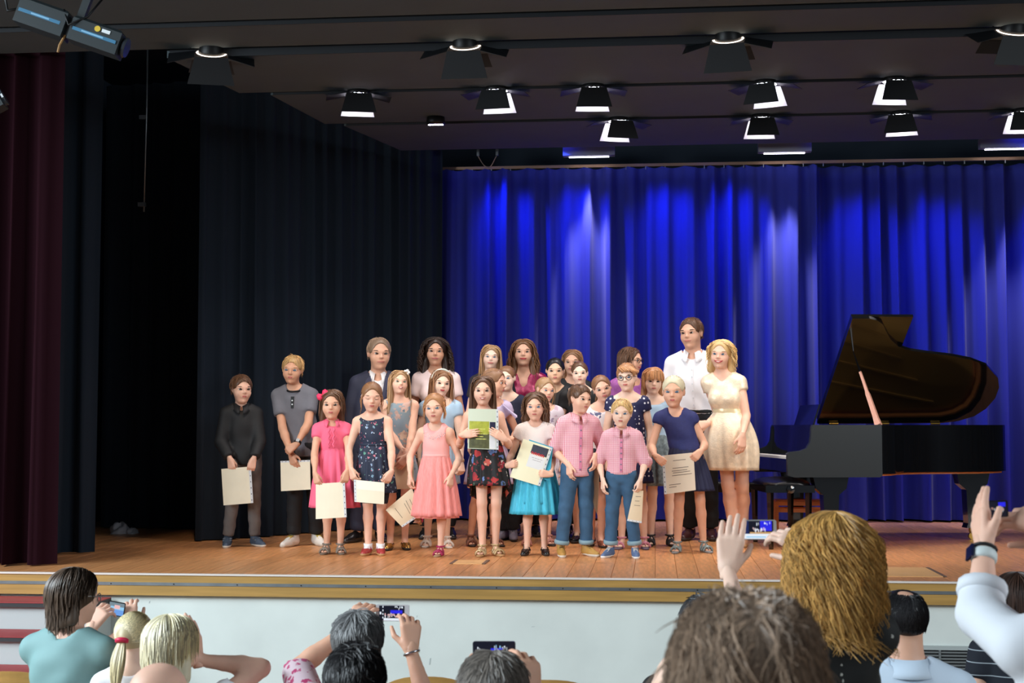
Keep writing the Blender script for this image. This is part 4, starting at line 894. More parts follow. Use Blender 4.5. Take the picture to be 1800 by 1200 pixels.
def g_pants(root, K, mat, hem=0.96, ease=0.012, name='trousers', res=0.0165, roll=None, wr=0.004, top=0.07):
    H = K['H']; pts = [l[k] for l in K['leg'] for k in ('Hp','Kn','An')]+[np.array((0,0,K['hipz']+top*H))]; P = np.array(pts); lo = P.min(0)-0.09*H; hi = P.max(0)+0.09*H; lo[1] -= 0.02
    g = Fd(*(np.arange(lo[i], hi[i]+res, res, dtype=f32) for i in range(3))); pr = [p for p in K['prof'] if p[0] < K['hipz']+top*H]
    zt = K['hipz']+top*H; pr = pr+[[zt]+[float(np.interp(zt, [q[0] for q in K['prof']], [q[j] for q in K['prof']])) for j in range(1,5)]]
    g.loft(pr, 0.015, ease*0.8)
    for l in K['leg']:
        k1 = min(1, hem/0.5); 
        e1 = l['Hp']+(l['Kn']-l['Hp'])*k1; g.cone(l['Hp'], e1, 0.048*H+ease, (0.048+(0.035-0.048)*k1)*H+ease, 0.012, cut=(hem <= 0.5))
        if hem > 0.5:
            f = (hem-0.5)/0.5; e2 = l['Kn']+(l['An']-l['Kn'])*f; g.cone(l['Kn'], e2, 0.035*H+ease, 0.026*H+ease*1.3, 0.012, cut=True)
    if wr: # crumple
        X = g.ax[0][:,None,None]; Z = g.ax[2][None,None,:]; Y = g.ax[1][None,:,None]; g.F = g.F+f32(wr)*(np.sin(Z*60+X*25)*np.sin(Y*30+Z*21)).astype(f32)*(np.abs(g.F) < 0.1)
    V, Q = g.mesh(1); o = obj(name, mesh_np(name, V, Q), mat, root)
    if roll:
        for l in K['leg']:
            f = (hem-0.5)/0.5; e = l['Kn']+(l['An']-l['Kn'])*f; u = unit(l['An']-l['Kn']); r = 0.026*H+ease*1.3+0.007
            MB().tube([tuple(e-u*0.03), tuple(e-u*0.015), tuple(e)], [r, r*1.04, r], 16).build('turn_up', roll, o, True)
    return o
def g_skirt(root, K, mat, top=0.10, hem=-0.2, r0=None, r1=0.15, pleats=14, amp=0.012, name='skirt', puff=0.0, ell=0.80, hl=0.0, sheer=None, nz=16, rough=0.0):
    """lathe-like pleated skirt with a double wall; hl lowers the back hem"""
    H = K['H']; zt = K['hipz']+top*H; zh = K['hipz']+hem*H; n = 96; pr = K['prof']
    rt = (r0 if r0 else float(np.interp(zt, [q[0] for q in pr], [q[3] for q in pr]))+0.008); cx0 = float(np.interp(zt, [q[0] for q in pr], [q[1] for q in pr])); th = np.arange(n)*2*PI/n
    sd = random.random()*7; fz = np.sin(pleats*th+0.6*np.sin(3*th+sd)+sd)+0.35*np.sin(2*pleats*th+sd*2); rings = []
    def ring(f, off):
        r = rt+(r1-rt)*(f**(0.75 if puff == 0 else 0.6))+puff*math.sin(PI*min(1,f*1.02))*0.5; a = amp*min(1, f*1.6+0.12)
        rr = r+a*fz+off; zb = zh-hl*np.clip(np.sin(th), -0.2, 1); zz = zt+(zb-zt)*f+(rough*np.sin(5*th+sd)*f)
        c0 = cx0*(1-f); el = ell+(1-ell)*0.3*f; fl = np.minimum(1, 0.86+0.5*f)
        return np.column_stack([c0+rr*np.cos(th), (rr*np.sin(th))*el*fl, zz])
    for i in range(nz+1): rings.append(ring(i/nz, 0.0))
    for i in range(nz, int(nz*0.3), -2): rings.append(ring(i/nz, -0.008))
    V = np.concatenate(rings); m_ = len(rings); i = np.arange(m_-1)[:,None]*n; j = np.arange(n)[None,:]; j2 = (j+1)%n
    Q = np.stack([i+j, i+n+j, i+n+j2, i+j2], -1).reshape(-1,4); top_f = np.arange(n)[None,:]
    me = mesh_np(name, V, [Q]); o = obj(name, me, mat, root)
    return o
def g_collar(root, K, mat, w=0.028, gap=0.16, name='collar'):
    H = K['H']; S0 = K['S0']; n = 22; V = []; c = S0+np.array((0,0.002*H,0.036*H))
    for i in range(n):
        a = gap+(2*PI-2*gap)*i/(n-1); s, co = math.sin(a), -math.cos(a); fr = max(0, -co)**2 if False else max(0.0, math.cos(a))**3
        r0 = 0.036*H; tip = 1+0.30*fr
        for rr, dz in ((r0+0.000, 0.016*H),(r0+0.006, 0.020*H),(r0+0.014+w*0.35*tip, -w*0.25*tip),(r0+0.012+w*0.75*tip, -w*0.85*tip)): V.append((c[0]+rr*s, c[1]+rr*co*1.05-0.012*H*fr, c[2]+dz-0.022*H*fr))
    Fq = [(i*4+k, (i+1)*4+k, (i+1)*4+k+1, i*4+k+1) for i in range(n-1) for k in range(3)]
    me = MB().add(V, Fq).mesh(name, True); o = obj(name, me, mat, root); md = o.modifiers.new('thickness', 'SOLIDIFY'); md.thickness = 0.003; return o
def front_y(K, z):
    pr = K['prof']; return float(np.interp(z, [q[0] for q in pr], [q[2]-(max(q[4], max(p[3] for p in pr[-4:])*0.66) if i < 6 else q[4]) for i, q in enumerate(pr)]))
def g_placket(root, K, mat, btn, z1=0.0, n=6, name='placket', w=0.010, ease=0.012):
    """button strip down the front of a shirt"""
    H = K['H']; pr = K['prof']; za = K['shz']-0.02*H; zb = K['hipz']+z1*H; V = []; rows = 10
    fy = lambda z: front_y(K, z)-ease-0.004
    cxz = lambda z: float(np.interp(z, [q[0] for q in pr], [q[1] for q in pr]))
    for i in range(rows+1):
        z = za+(zb-za)*i/rows; V += [(cxz(z)-w, fy(z), z), (cxz(z)+w, fy(z), z), (cxz(z)+w, fy(z)+0.012, z), (cxz(z)-w, fy(z)+0.012, z)]
    Fq = [(i*4+k, i*4+(k+1)%4, i*4+4+(k+1)%4, i*4+4+k) for i in range(rows) for k in range(4)]+[(3,2,1,0),tuple(range(rows*4,rows*4+4))]
    o = obj(name, MB().add(V, [f[::-1] for f in Fq]).mesh(name), mat, root)
    bm_ = MB().lathe([(0.0055,0.0),(0.0055,0.004)], 8).mesh('button')
    for i in range(n): z = za+(zb-za)*(i+0.6)/n; obj('button', bm_, btn, o, (cxz(z), fy(z), z), (PI/2,0,0))
    return o
def g_band(root, K, mat, z=0.10, h=0.03, off=0.010, name='belt'):
    H = K['H']; pr = K['prof']; mb = []; zc = K['hipz']+z*H; n = 36; V = []
    for dz, o_ in ((-h/2,off),(-h/4,off+0.004),(h/4,off+0.004),(h/2,off)):
        q = [float(np.interp(zc+dz, [p[0] for p in pr], [p[j] for p in pr])) for j in range(1,5)]; V += [(q[0]+(q[2]+o_)*math.cos(2*PI*k/n), q[1]+(q[3]+o_)*math.sin(2*PI*k/n), zc+dz) for k in range(n)]
    Fq = [(i*n+k, i*n+(k+1)%n, (i+1)*n+(k+1)%n, (i+1)*n+k) for i in range(3) for k in range(n)]
    return obj(name, MB().add(V, Fq).mesh(name, True), mat, root)
def g_cuffband(root, K, mat, side=0, name='wristband', w=0.012, back=0.012, face=None):
    a = K['arm'][side]; u = unit(a['W']-a['E']); c = a['W']-u*back; r = 0.0175*K['H']; mb = MB().tube([tuple(c-u*w), tuple(c-u*w*0.5), tuple(c+u*w*0.5), tuple(c+u*w)], [r*1.02,r*1.12,r*1.12,r*1.02], 14)
    o = mb.build(name, mat, root, True)
    if face:
        n = unit(a['n']-u*(a['n']@u)); t = np.cross(n, u); cc = c+n*r*1.1; V = []
        for hgt in (0.0,0.007):
            for su, st in ((-1,-1),(1,-1),(1,1),(-1,1)): V.append(tuple(cc+n*hgt+u*su*face[1]+t*st*face[2]))
        MB().add(V, [(3,2,1,0),(4,5,6,7),(0,1,5,4),(1,2,6,5),(2,3,7,6),(3,0,4,7)]).build('dial', face[0], o)
    return o
def g_socks(root, K, mat, h=0.035):
    H = K['H']
    for l in K['leg']:
        u = unit(l['Kn']-l['An']); MB().tube([tuple(l['An']-u*0.02), tuple(l['An']+u*0.01), tuple(l['An']+u*h*0.5*H)], [0.026*H,0.0245*H,0.0265*H], 14).build('sock', mat, root, True)
        c, s = math.cos(l['ta']), math.sin(l['ta']); f = lambda y,z: (l['An'][0]-y*s, l['An'][1]+y*c, z); FL = 0.15*H
        MB().tube([f(0.0,0.27*FL), f(-0.15*FL,0.24*FL), f(-0.33*FL,0.17*FL)], [0.13*FL,0.125*FL,0.10*FL], 12).build('sock', mat, root, True)
CLOTHES = dict(top=g_top, pants=g_pants, skirt=g_skirt, collar=g_collar, placket=g_placket, band=g_band, wrist=g_cuffband, socks=g_socks)
def W_(kind, *a, **k): return ('_k', kind, a, k)
CLOTHES['_k'] = lambda root, K, kind, a, k: CLOTHES[kind](root, K, *a, **k)
# ---------------------------------------------------------------- sheets of paper and certificates
m_paper = M('paper_cream', (236,230,206), 0.55, var=0.03); m_paperb = M('paper_beige', (222,202,170), 0.55, var=0.03); m_pocket = M('plastic_edge', (214,220,224), 0.35); m_ink = M('ink', (96,84,76), 0.7); m_hole = M('pocket_hole', (70,70,76), 0.7)
def page(label, corners, Y, mat=m_paper, strip=None, blocks=(), bow=0.006, dys=(0,0,0,0), name='certificate', group='certificates held by the performers', holes=6):
    P = np.array([at_y(c[0], c[1], Y+d) for c, d in zip(corners, dys)]); c = P.mean(0); u = unit(P[1]-P[0]+P[2]-P[3]); v = P[0]-P[3]+P[1]-P[2]; v = unit(v-u*(v@u)); n = np.cross(u, v)   # n points to the viewer side (-y)
    if n[1] > 0: n = -n
    root = empty(name, tuple(c)); root.matrix_world = Matrix(((u[0],n[0],v[0],c[0]),(u[1],n[1],v[1],c[1]),(u[2],n[2],v[2],c[2]),(0,0,0,1))) if np.linalg.det(np.stack([u,n,v],1)) > 0 else Matrix(((u[0],-n[0],v[0],c[0]),(u[1],-n[1],v[1],c[1]),(u[2],-n[2],v[2],c[2]),(0,0,0,1)))
    R = np.array(root.matrix_world.to_3x3()); L = (P-c) @ R; fs = 1.0 if (R[:,1] @ n) > 0 else -1.0
    def pt(s, t, off): # s 0..1 left-right, t 0..1 top-bottom
        a = L[0]*(1-s)+L[1]*s; b = L[3]*(1-s)+L[2]*s; p = a*(1-t)+b*t; p = p.copy(); p[1] += fs*(off+bow*4*s*(1-s)); return tuple(p)
    def quad(s0, t0, s1, t1, off, th, ns=6):
        V = []; 
        for o_ in (off, off-th):
            for i in range(ns+1):
                s = s0+(s1-s0)*i/ns; V += [pt(s,t0,o_), pt(s,t1,o_)]
        k = 2*(ns+1); Fq = []
        for i in range(ns): a = 2*i; Fq += [(a,a+1,a+3,a+2),(k+a,k+a+2,k+a+3,k+a+1),(a,a+2,k+a+2,k+a),(a+1,k+a+1,k+a+3,a+3)]
        Fq += [(0,k,k+1,1),(2*ns,2*ns+1,k+2*ns+1,k+2*ns)]
        return MB().add(V, Fq if fs < 0 else [f[::-1] for f in Fq])
    quad(0,0,1,1,0.0,0.0022).build('sheet', mat, root)
    if strip is not None:
        e = {'l': (-0.085,0,0.0,1), 'r': (1.0,0,1.085,1), 't': (0,-0.06,1,0.0), 'b': (0,1.0,1,1.06)}[strip]; o = quad(*e,0.0003,0.0016).build('pocket_edge', m_pocket, root)
        for k in range(holes):
            f = (k+0.5)/holes; q = (e[0]+0.03, f-0.018, e[2]-0.03, f+0.018) if strip in 'lr' else (f-0.018, e[1]+0.02, f+0.018, e[3]-0.02)
            quad(*q,0.0008,0.0005,1).build('punched_hole', m_hole, o)
    for nm, s0, t0, s1, t1, mt in blocks: quad(s0,t0,s1,t1,0.0007,0.0006).build(nm, mt, root)
    tag(root, label, 'certificate', group); return root
def text_lines(rows, mt=None): return [('text_line', s0, t-0.007, s1, t+0.007, mt or m_ink) for s0, s1, t in rows]
# ================================================================ THE GROUP ON THE STAGE
m_den = M('denim_blue', (52,88,120), 0.8, var=0.25, vscale=9, bump=0.1); m_turn = M('denim_turnup', (130,158,170), 0.8)
m_pinkg = gingham('pink_gingham', (246,222,228), (200,70,104), 0.0095); m_btn = M('button_grey', (120,120,140), 0.4)
m_blkcloth = M('black_cloth', (22,23,26), 0.7, bump=0.05, bscale=40); m_blktrs = M('black_trousers', (18,19,23), 0.8)
m_wht = M('white_cotton', (240,238,240), 0.75, bump=0.05, bscale=35); m_navy = M('navy_suit', (40,42,62), 0.75); m_navyd = M('navy_dress', (38,44,100), 0.75, var=0.1, vscale=40, bump=0.1, bscale=90)
m_sole = M('sole_pale', (214,208,196), 0.6); m_soled = M('sole_dark', (44,38,34), 0.6); m_soleg = M('sole_gum', (180,140,96), 0.6)
def HR(style, **k): d = dict(style=style); d.update(k); return d
short = lambda **k: HR('short', len=0.05, n=260, m=5, r=0.0032, thick=0.035, mess=0.25, **k)
down = dict(f=(0.0,-0.15,-1.0))
# 1 boy in the black shirt
P1, K1 = person('boy in black shirt and grey jeans holding a cream sheet, far left end', (424,657), 709, ((400,963),(448,962)), kind='c', yaw=8, look=(12,2,0), skin='fair', hair=short(seed=2, face=0.95), haircol='brown', eyes='brown',
    arms=(dict(t=(407,820), dy=0.17, f=(0.25,-0.1,-1), n=(-0.3,-1,0), pose='pinch'), dict(t=(442,820), dy=0.17, f=(-0.25,-0.1,-1), n=(0.3,-1,0), pose='pinch')),
    wear=(W_('top', m_blkcloth, sleeve=1.92, hem=-0.045, neck='v', ease=0.016, nd_=-0.05), W_('collar', m_blkcloth, w=0.03), W_('pants', M('grey_jeans', (112,108,106), 0.8, var=0.15, vscale=12), hem=0.97, ease=0.008)),
    shoes=('trainer', M('shoe_slate', (70,84,102), 0.6), m_sole, M('shoe_strap', (92,104,118), 0.6)), stance=(-6,28), b=0.98)
page('cream certificate sheet held up by the boy in black', ((389,824),(437,820),(441,884),(393,888)), P1.location[1]-0.165, m_paper, 'r')
# 2 tall boy, grey henley
P2, K2 = person('tall fair-haired boy in a grey buttoned T-shirt with his wrists crossed', (516,623), 675, ((510,962),(550,960)), kind='c', yaw=-4, look=(-6,4,3), skin='tan', hair=short(seed=4, lift=0.6, face=0.95), haircol='blond', eyes='blue', b=1.02,
    arms=(dict(t=(516,812), dy=0.19, f=(0.35,-0.1,-1), n=(-0.5,-1,0), pose='relax', pole=(-1,0.5,-0.2)), dict(t=(508,790), dy=0.24, f=(-0.85,-0.1,-0.6), n=(0.2,-1,0.5), pose='hold', pole=(1,0.5,-0.3))),
    wear=(W_('top', M('grey_jersey', (108,108,116), 0.85, bump=0.08, bscale=50, var=0.06), sleeve=0.62, hem=-0.05, neck='crew', ease=0.013), W_('pants', m_blktrs, hem=0.97, ease=0.012), W_('wrist', m_black, side=1, name='watch', back=0.02, face=(M('watch_face', (170,174,176), 0.3), 0.014, 0.013))),
    shoes=('sneaker', M('shoe_white', (232,226,218), 0.6), m_sole, M('laces_yellow', (214,186,90), 0.6)), stance=(-22,30),
    extra=lambda root, K, hp: [MB().tube([tuple(K['S0']+np.array((0.043*K['H']*math.sin(a), -0.050*K['H']*math.cos(a)-0.010*K['H'], 0.026*K['H']-0.014*K['H']*math.cos(a)))) for a in np.linspace(-PI,PI,17)], 0.0075, 6, False).build('neckband', m_black, root, True),
        MB().box((K['S0'][0]-0.011, front_y(K,K['shz']-0.05*K['H'])-0.020, K['shz']-0.075*K['H']),(K['S0'][0]+0.011, front_y(K,K['shz']-0.05*K['H'])+0.02, K['shz']-0.014*K['H'])).build('button_tab', m_black, root),
        [MB().lathe([(0.006,0),(0.006,0.003)],8).build('button', m_pocket, root, loc=(K['S0'][0], front_y(K,K['shz']-0.05*K['H'])-0.020, K['shz']-dz*K['H']), rot=(PI/2,0,0)) for dz in (0.035,0.055)]])
page('sideways cream sheet held low by the tall boy in grey', ((493,813),(545,811),(546,860),(494,863)), P2.location[1]-0.18, m_paper, 't', holes=8)
# 3 girl, coral dress
m_coral = M('coral_cotton', (240,104,136), 0.75, bump=0.06, bscale=30)
def bow(mat, at=(-0.30,-0.12,0.34), r=0.05, nm='hair_bow'):
    def f(root, K, hp):
        hh = K['hh']; c = hp(*at); mb = MB()
        for s in (-1,1): mb.lathe([(0.002,-r*1.0),(r*0.55,-r*0.8),(r*0.62,-r*0.4),(r*0.3,-0.004),(0.004,0.0)] if s < 0 else [(0.004,0.0),(r*0.3,0.004),(r*0.62,r*0.4),(r*0.55,r*0.8),(0.002,r)], 10)
        mb.build(nm, mat, root, True, loc=tuple(c), rot=(0.3,0.9,0.4)); MB().lathe([(0.002,-r*0.2),(r*0.25,0),(0.002,r*0.2)],10).build('bow_knot', mat, root, True, loc=tuple(c))
    return f
P3, K3 = person('girl in a coral pink dress with a pink bow in her brown bob', (584,682), 737, ((572,975),(596,975)), yaw=2, look=(-6,2,0), skin='warm', hair=HR('bob', len=0.20, n=260, m=9, r=0.0042, thick=0.04, part=-0.1, seed=6), haircol='brown',
    arms=(dict(t=(557,846), dy=0.205, f=(0.3,-0.15,-1), n=(-0.6,-1,0.1), pose='pinch'), dict(t=(607,842), dy=0.205, f=(-0.2,-0.1,-1), n=(0.6,-1,0), pose='pinch')),
    wear=(W_('top', m_coral, sleeve=0.36, hem=0.08, neck='crew', ease=0.010, name='bodice'), W_('skirt', m_coral, top=0.12, hem=-0.235, r1=0.185, pleats=13, amp=0.012, name='skirt'), W_('collar', m_coral, w=0.022, gap=0.5)),
    shoes=('sandal', m_soled, M('sandal_sole', (120,106,92), 0.7), M('sandal_grey', (124,112,100), 0.6)), extra=lambda r_, K, hp: (bow(M('bow_pink', (240,50,96), 0.6))(r_, K, hp), [MB().tube([(K['S0'][0]+s*0.018+0.006*math.sin(i*1.9), -0.078*K['H']-0.004*(i%2), K['shz']-0.012*i*K['H']*0.9) for i in range(12)], 0.008, 6).build('ruffle', m_coral, r_, True) for s in (-1,1)]))
page('cream sheet hanging from the hands of the girl in coral pink', ((555,850),(602,847),(605,909),(555,912)), P3.location[1]-0.20, m_paper, 'r')
# 4 girl, navy floral, eyes cast down
m_nfl = dots('navy_floral', (28,38,62), [(26,0.26,[(120,150,170),(200,120,140),(90,150,130),(150,170,200)],1.0,0.8),(38,0.16,[(210,214,222),(200,90,110)],1.0,0.6)])
P4, K4 = person('girl in a sleeveless navy flowered dress looking down, between the coral and smock girls', (654,668), 723, ((644,977),(666,977)), yaw=0, look=(4,10,2), skin='fair', hair=HR('tied', n=220, m=7, len=0.2, r=0.004, thick=0.03, tail=0.10, wisps=14, seed=7), haircol='lightbrown', closed=True, smile=0.2,
    arms=(dict(t=(621,838), dy=0.15, f=(0.35,-0.2,-1), n=(-0.7,-1,0), pose='pinch'), dict(t=(681,842), dy=0.15, f=(-0.5,-0.2,-1), n=(0.7,-1,0), pose='pinch')),
    wear=(W_('top', m_nfl, sleeve=0, hem=0.08, neck='boat', ease=0.008, flare=-0.001, name='bodice'), W_('skirt', m_nfl, top=0.115, hem=-0.16, r1=0.155, pleats=16, amp=0.009, name='skirt'), W_('pants', M('leggings', (20,24,34), 0.8), hem=0.50, ease=0.006, name='leggings', top=0.02), W_('band', m_nfl, z=0.115, h=0.018, off=0.014, name='waistband'), W_('socks', m_wht)),
    shoes=('maryjane', M('shoe_red', (168,52,54), 0.4), m_soleg, M('shoe_red', (168,52,54), 0.4)))
page('folded cream sheet held level by the girl in navy flowers', ((626,843),(676,848),(675,886),(627,882)), P4.location[1]-0.155, m_paper, 'l', [('fold_flap',0.02,0.0,0.99,0.42,M('paper_light',(244,240,224),0.5))])
# 5 girl, pale blue-pink smock, long fair hair with a white flower
m_smock = dots('smock_print', (140,158,170), [(13,0.42,[(206,172,160),(168,182,186),(214,190,170)],1.0,0.9),(24,0.3,[(110,132,146),(190,160,150)],1.0,0.8)])
def flower(at, mat, ctr=None, r=0.028):
    def f(root, K, hp):
        c = hp(*at); mb = MB(); me = MB().lathe([(0.002,-0.006),(r*0.45,0.0),(0.002,0.006)],10).mesh('petal', True); o = None
        for k in range(5):
            a = 2*PI*k/5; q = obj('flower_petal', me, mat, root, tuple(c+np.array((math.cos(a)*r*0.5, -0.01, math.sin(a)*r*0.5))), (PI/2,0,0))
    return f
P5, K5 = person('girl with long fair hair and a white flower clip, in a blue and pink smock', (702,648), 694, ((685,968),(711,967)), yaw=4, look=(8,-6,4), skin='fair', hair=HR('long', len=0.36, n=300, m=11, r=0.0042, thick=0.035, part=0.02, seed=8, face=0.9), haircol='ash', smile=0.8, eyes='green', b=0.95,
    arms=(dict(t=(704,806), dy=0.17, f=(-0.3,-0.1,-1), n=(-0.3,-1,0), pose='relax'), dict(t=(706,814), dy=0.19, f=(-0.6,-0.15,-0.8), n=(0.4,-1,0.2), pose='relax')),
    wear=(W_('top', m_smock, sleeve=0, hem=-0.03, neck='boat', ease=0.016, flare=0.012, name='smock'), W_('skirt', m_smock, top=0.02, hem=-0.14, r1=0.15, pleats=12, amp=0.008)),
    shoes=('ballet', M('gold_leather', (196,150,78), 0.25, metal=0.8), m_soled, m_soled), extra=flower((0.27,-0.16,0.44), M('white_flower', (245,242,236), 0.6)))
page('small brown sheet held in front of the smocked girl', ((690,812),(727,810),(727,858),(692,860)), P5.location[1]-0.155, m_paperb)
# 6 little girl, pink tulle dress, one foot lifted behind
m_ptul = M('pink_tulle', (242,150,146), 0.7, var=0.12, vscale=20, stretch=(6,6,0.5)); m_pbod = M('pink_bodice', (250,176,172), 0.6); m_spark = M('sequin', (240,235,240), 0.2, metal=0.7)
def sequins(root, K, hp):
    r_ = np.random.default_rng(9); H = K['H']; S0 = K['S0']; me = MB().lathe([(0.001,-0.002),(0.0034,0),(0.001,0.002)],6).mesh('sequin'); cw = max(p[3] for p in K['prof'][-4:])
    for k in range(44):
        a = r_.uniform(-1.05,1.05); rad = r_.uniform(0.058,0.078)*H; x = math.sin(a)*rad; z = K['shz']+0.030*H-math.cos(a)*rad*1.05; y = -cw*0.70*math.sqrt(max(0.05,1-(x/(cw+0.012))**2))-0.006-0.01*(1-abs(a)); obj('sequin', me, m_spark, root, (S0[0]+x, y+0.004, z), (PI/2+0.3,0,0))
P6, K6 = person('little girl with curly tied-up hair in a pink tulle dress, one foot lifted', (765,688), 743, ((757,979),(770,979)), yaw=-5, look=(-4,2,-3), skin='fair', hair=HR('tied', n=260, m=8, len=0.2, r=0.004, thick=0.04, tail=0.08, wave=0.012, freq=3, wisps=30, wisplen=0.13, seed=10, mess=0.3), haircol='strawberry', eyes='blue', raised=(0,(737,908),0.30),
    arms=(dict(t=(719,850), dy=0.06, f=(-0.1,-0.1,-1), n=(-1,-0.5,0), pose='pinch'), dict(t=(791,850), dy=0.08, f=(-0.1,-0.15,-1), n=(0.8,-0.8,0), pose='relax')),
    wear=(W_('top', m_pbod, sleeve=0, hem=0.07, neck='crew', ease=0.009, name='bodice', nd_=0.01), W_('skirt', m_ptul, top=0.10, hem=-0.27, r1=0.178, pleats=15, amp=0.013, name='tulle_skirt'), W_('skirt', m_ptul, top=0.07, hem=-0.282, r1=0.160, pleats=12, amp=0.010, name='underskirt'), W_('band', m_pbod, z=0.095, h=0.02, off=0.012, name='waistband')),
    shoes=('sandal', m_soled, M('sandal_cork', (170,140,112), 0.7), M('sandal_magenta', (168,32,84), 0.5)), stance=(-8,-6), extra=sequins)
page('tilted brown certificate with text hanging from the hand of the girl in pink tulle', ((724,857),(740,900),(705,924),(678,896)), P6.location[1]-0.02, m_paperb, 'r', text_lines([(0.3,0.85,0.2),(0.25,0.7,0.33),(0.3,0.8,0.42),(0.2,0.75,0.75)]))
# 7 girl with a headband
def headband(mat, r=0.395):
    def f(root, K, hp):
        pts = [tuple(hp(r*math.sin(a)*0.94, -0.02-0.06*math.cos(a), 0.13+r*1.04*math.cos(a))) for a in np.linspace(-1.7,1.7,17)]; MB().tube(pts, 0.010, 6).build('headband', mat, root, True)
    return f
m_lblue = M('paleblue_satin', (170,200,224), 0.45, var=0.1); m_cardp = M('pink_knit', (240,190,190), 0.85)
P7, K7 = person('smiling girl with a pale headband in a light blue dress, behind the tulle girl', (775,647), 697, ((751,963),(785,964)), yaw=4, look=(10,3,6), skin='pale', hair=HR('long', len=0.30, n=280, m=10, r=0.0042, thick=0.035, part=0.05, seed=11, line=0.34), haircol='lightbrown', smile=0.4, lips='red',
    arms=(dict(), dict(t=(811,826), dy=0.06, f=(0.1,-0.3,-1), n=(0.8,-0.8,0), pose='hold')),
    wear=(W_('top', m_lblue, sleeve=0.3, hem=0.06, neck='scoop', ease=0.010, name='bodice'), W_('skirt', m_lblue, top=0.10, hem=-0.16, r1=0.16, pleats=12, amp=0.012), W_('wrist', M('bracelet_tan', (190,150,110), 0.5), side=1, name='bracelet')),
    shoes=('sandal', m_soled, m_sole, M('sandal_white', (226,220,212), 0.5)), extra=headband(M('headband_pale', (200,206,196), 0.4)))
# 8 man in navy suit
def lapels(mat, shirtmat):
    def f(root, K, hp):
        H = K['H']; S0 = K['S0']; cw = max(p[3] for p in K['prof'][-4:])
        for s in (-1,1):
            P_ = [(s*0.036*H,-0.058*H,K['shz']+0.030*H),(s*0.060*H,-0.062*H,K['shz']+0.004*H),(s*0.062*H,-0.078*H,K['shz']-0.03*H),(s*0.040*H,-0.088*H,K['shz']-0.045*H),(s*0.050*H,-0.086*H,K['shz']-0.055*H),(s*0.004*H,-0.092*H,K['shz']-0.165*H)]
            V = [(S0[0]+x, y, z) for x,y,z in P_]+[(S0[0]+x, y+0.006, z) for x,y,z in P_]; n = len(P_); Fq = [tuple(range(n)), tuple(range(2*n-1,n-1,-1))]+[(i,n+i,n+(i+1)%n,(i+1)%n) for i in range(n)]
            MB().add(V, Fq if s < 0 else [q[::-1] for q in Fq]).build('lapel', mat, root)
    return f
P8, K8 = person('man in a navy suit and open white shirt standing behind the girls at the left', (666,592), 650, ((628,955),(668,953)), kind='m', yaw=6, look=(6,2,0), skin='warm', hair=short(seed=12, line=0.40, face=1.0), haircol='mouse', eyes='brown', b=1.0, lips='pale', brow=M('brow_man', (96,70,54), 0.7),
    wear=(W_('top', m_wht, sleeve=0.3, hem=0.02, neck='v', ease=0.006, flare=-0.001, nd_=-0.04), W_('collar', m_wht, w=0.04, gap=0.35), W_('top', m_navy, sleeve=1.93, hem=-0.10, neck='v', ease=0.018, nd_=0.09, name='jacket', flare=0.004), W_('pants', m_navy, hem=0.98, ease=0.016)),
    shoes=('dress', M('shoe_black', (30,26,26), 0.25), m_soled, m_soled), stance=(-35,12), extra=lapels(M('navy_lapel', (52,52,76), 0.7), m_wht))
# 9 young woman, dark curly hair, pale pink tee
m_ptee = M('palepink_tee', (244,218,214), 0.75, bump=0.06, bscale=30)
P9, K9 = person('young woman with dark curly shoulder-length hair in a pale pink T-shirt', (766,591), 643, ((748,948),(790,948)), kind='f', yaw=2, look=(-2,0,2), skin='tan', hair=HR('wavy', len=0.34, n=420, m=14, r=0.0048, thick=0.055, part=0.05, wave=0.022, freq=3.4, vol=0.14, clumps=40, seed=13, face=0.92), haircol='dark', b=0.98,
    wear=(W_('top', m_ptee, sleeve=0.52, hem=-0.06, neck='crew', ease=0.008, name='t_shirt', flare=-0.001), W_('pants', m_blktrs, hem=0.97, ease=0.008)), shoes=('dress', M('shoe_black', (30,26,26), 0.25), m_soled, m_soled))
# 10 girl, floral skirt, big certificate
m_flor = dots('black_floral', (20,20,23), [(15,0.40,[(176,44,44),(206,96,84),(150,36,50),(96,124,180)],1.0,0.8),(15,0.16,[(40,20,24),(230,170,150),(60,30,30)],1.0,0.3),(26,0.22,[(70,104,80),(200,196,190),(120,40,44)],1.0,0.9)])
P10, K10 = person('smiling long-haired girl in a black flowered skirt holding up a green certificate', (849,658), 713, ((846,979),(869,978)), yaw=0, look=(0,0,0), skin='fair', hair=HR('long', len=0.33, n=300, m=11, r=0.0042, thick=0.035, part=0.03, seed=14, face=0.92), haircol='brown', smile=1.0,
    arms=(dict(t=(826,762), dy=0.20, f=(0.9,-0.25,0.15), n=(-0.3,-1,0.1), pose='flat', pole=(-0.3,0.8,-0.8)), dict(t=(875,764), dy=0.20, f=(-0.75,-0.25,0.5), n=(0.3,-1,0.2), pose='flat', pole=(0.3,0.8,-0.8))),
    wear=(W_('top', m_flor, sleeve=0, hem=0.06, neck='scoop', ease=0.008, name='bodice', flare=-0.001), W_('skirt', m_flor, top=0.115, hem=-0.145, r1=0.155, pleats=10, amp=0.012, hl=0.12), W_('wrist', M('band_orange', (240,110,80), 0.5), side=0), ),
    shoes=('sandal', m_soled, m_soleg, M('sandal_gold', (186,160,120), 0.4, metal=0.4)), stance=(-6,24), extra=lambda r_, K, hp: MB().tube([tuple(K['S0']+np.array((0.034*K['H']*math.sin(a), -0.034*K['H']*math.cos(a)-0.004, 0.045*K['H']))) for a in np.linspace(-PI,PI,17)], 0.004, 5, False).build('necklace', M('coral_bead', (224,96,80), 0.5), r_, True))
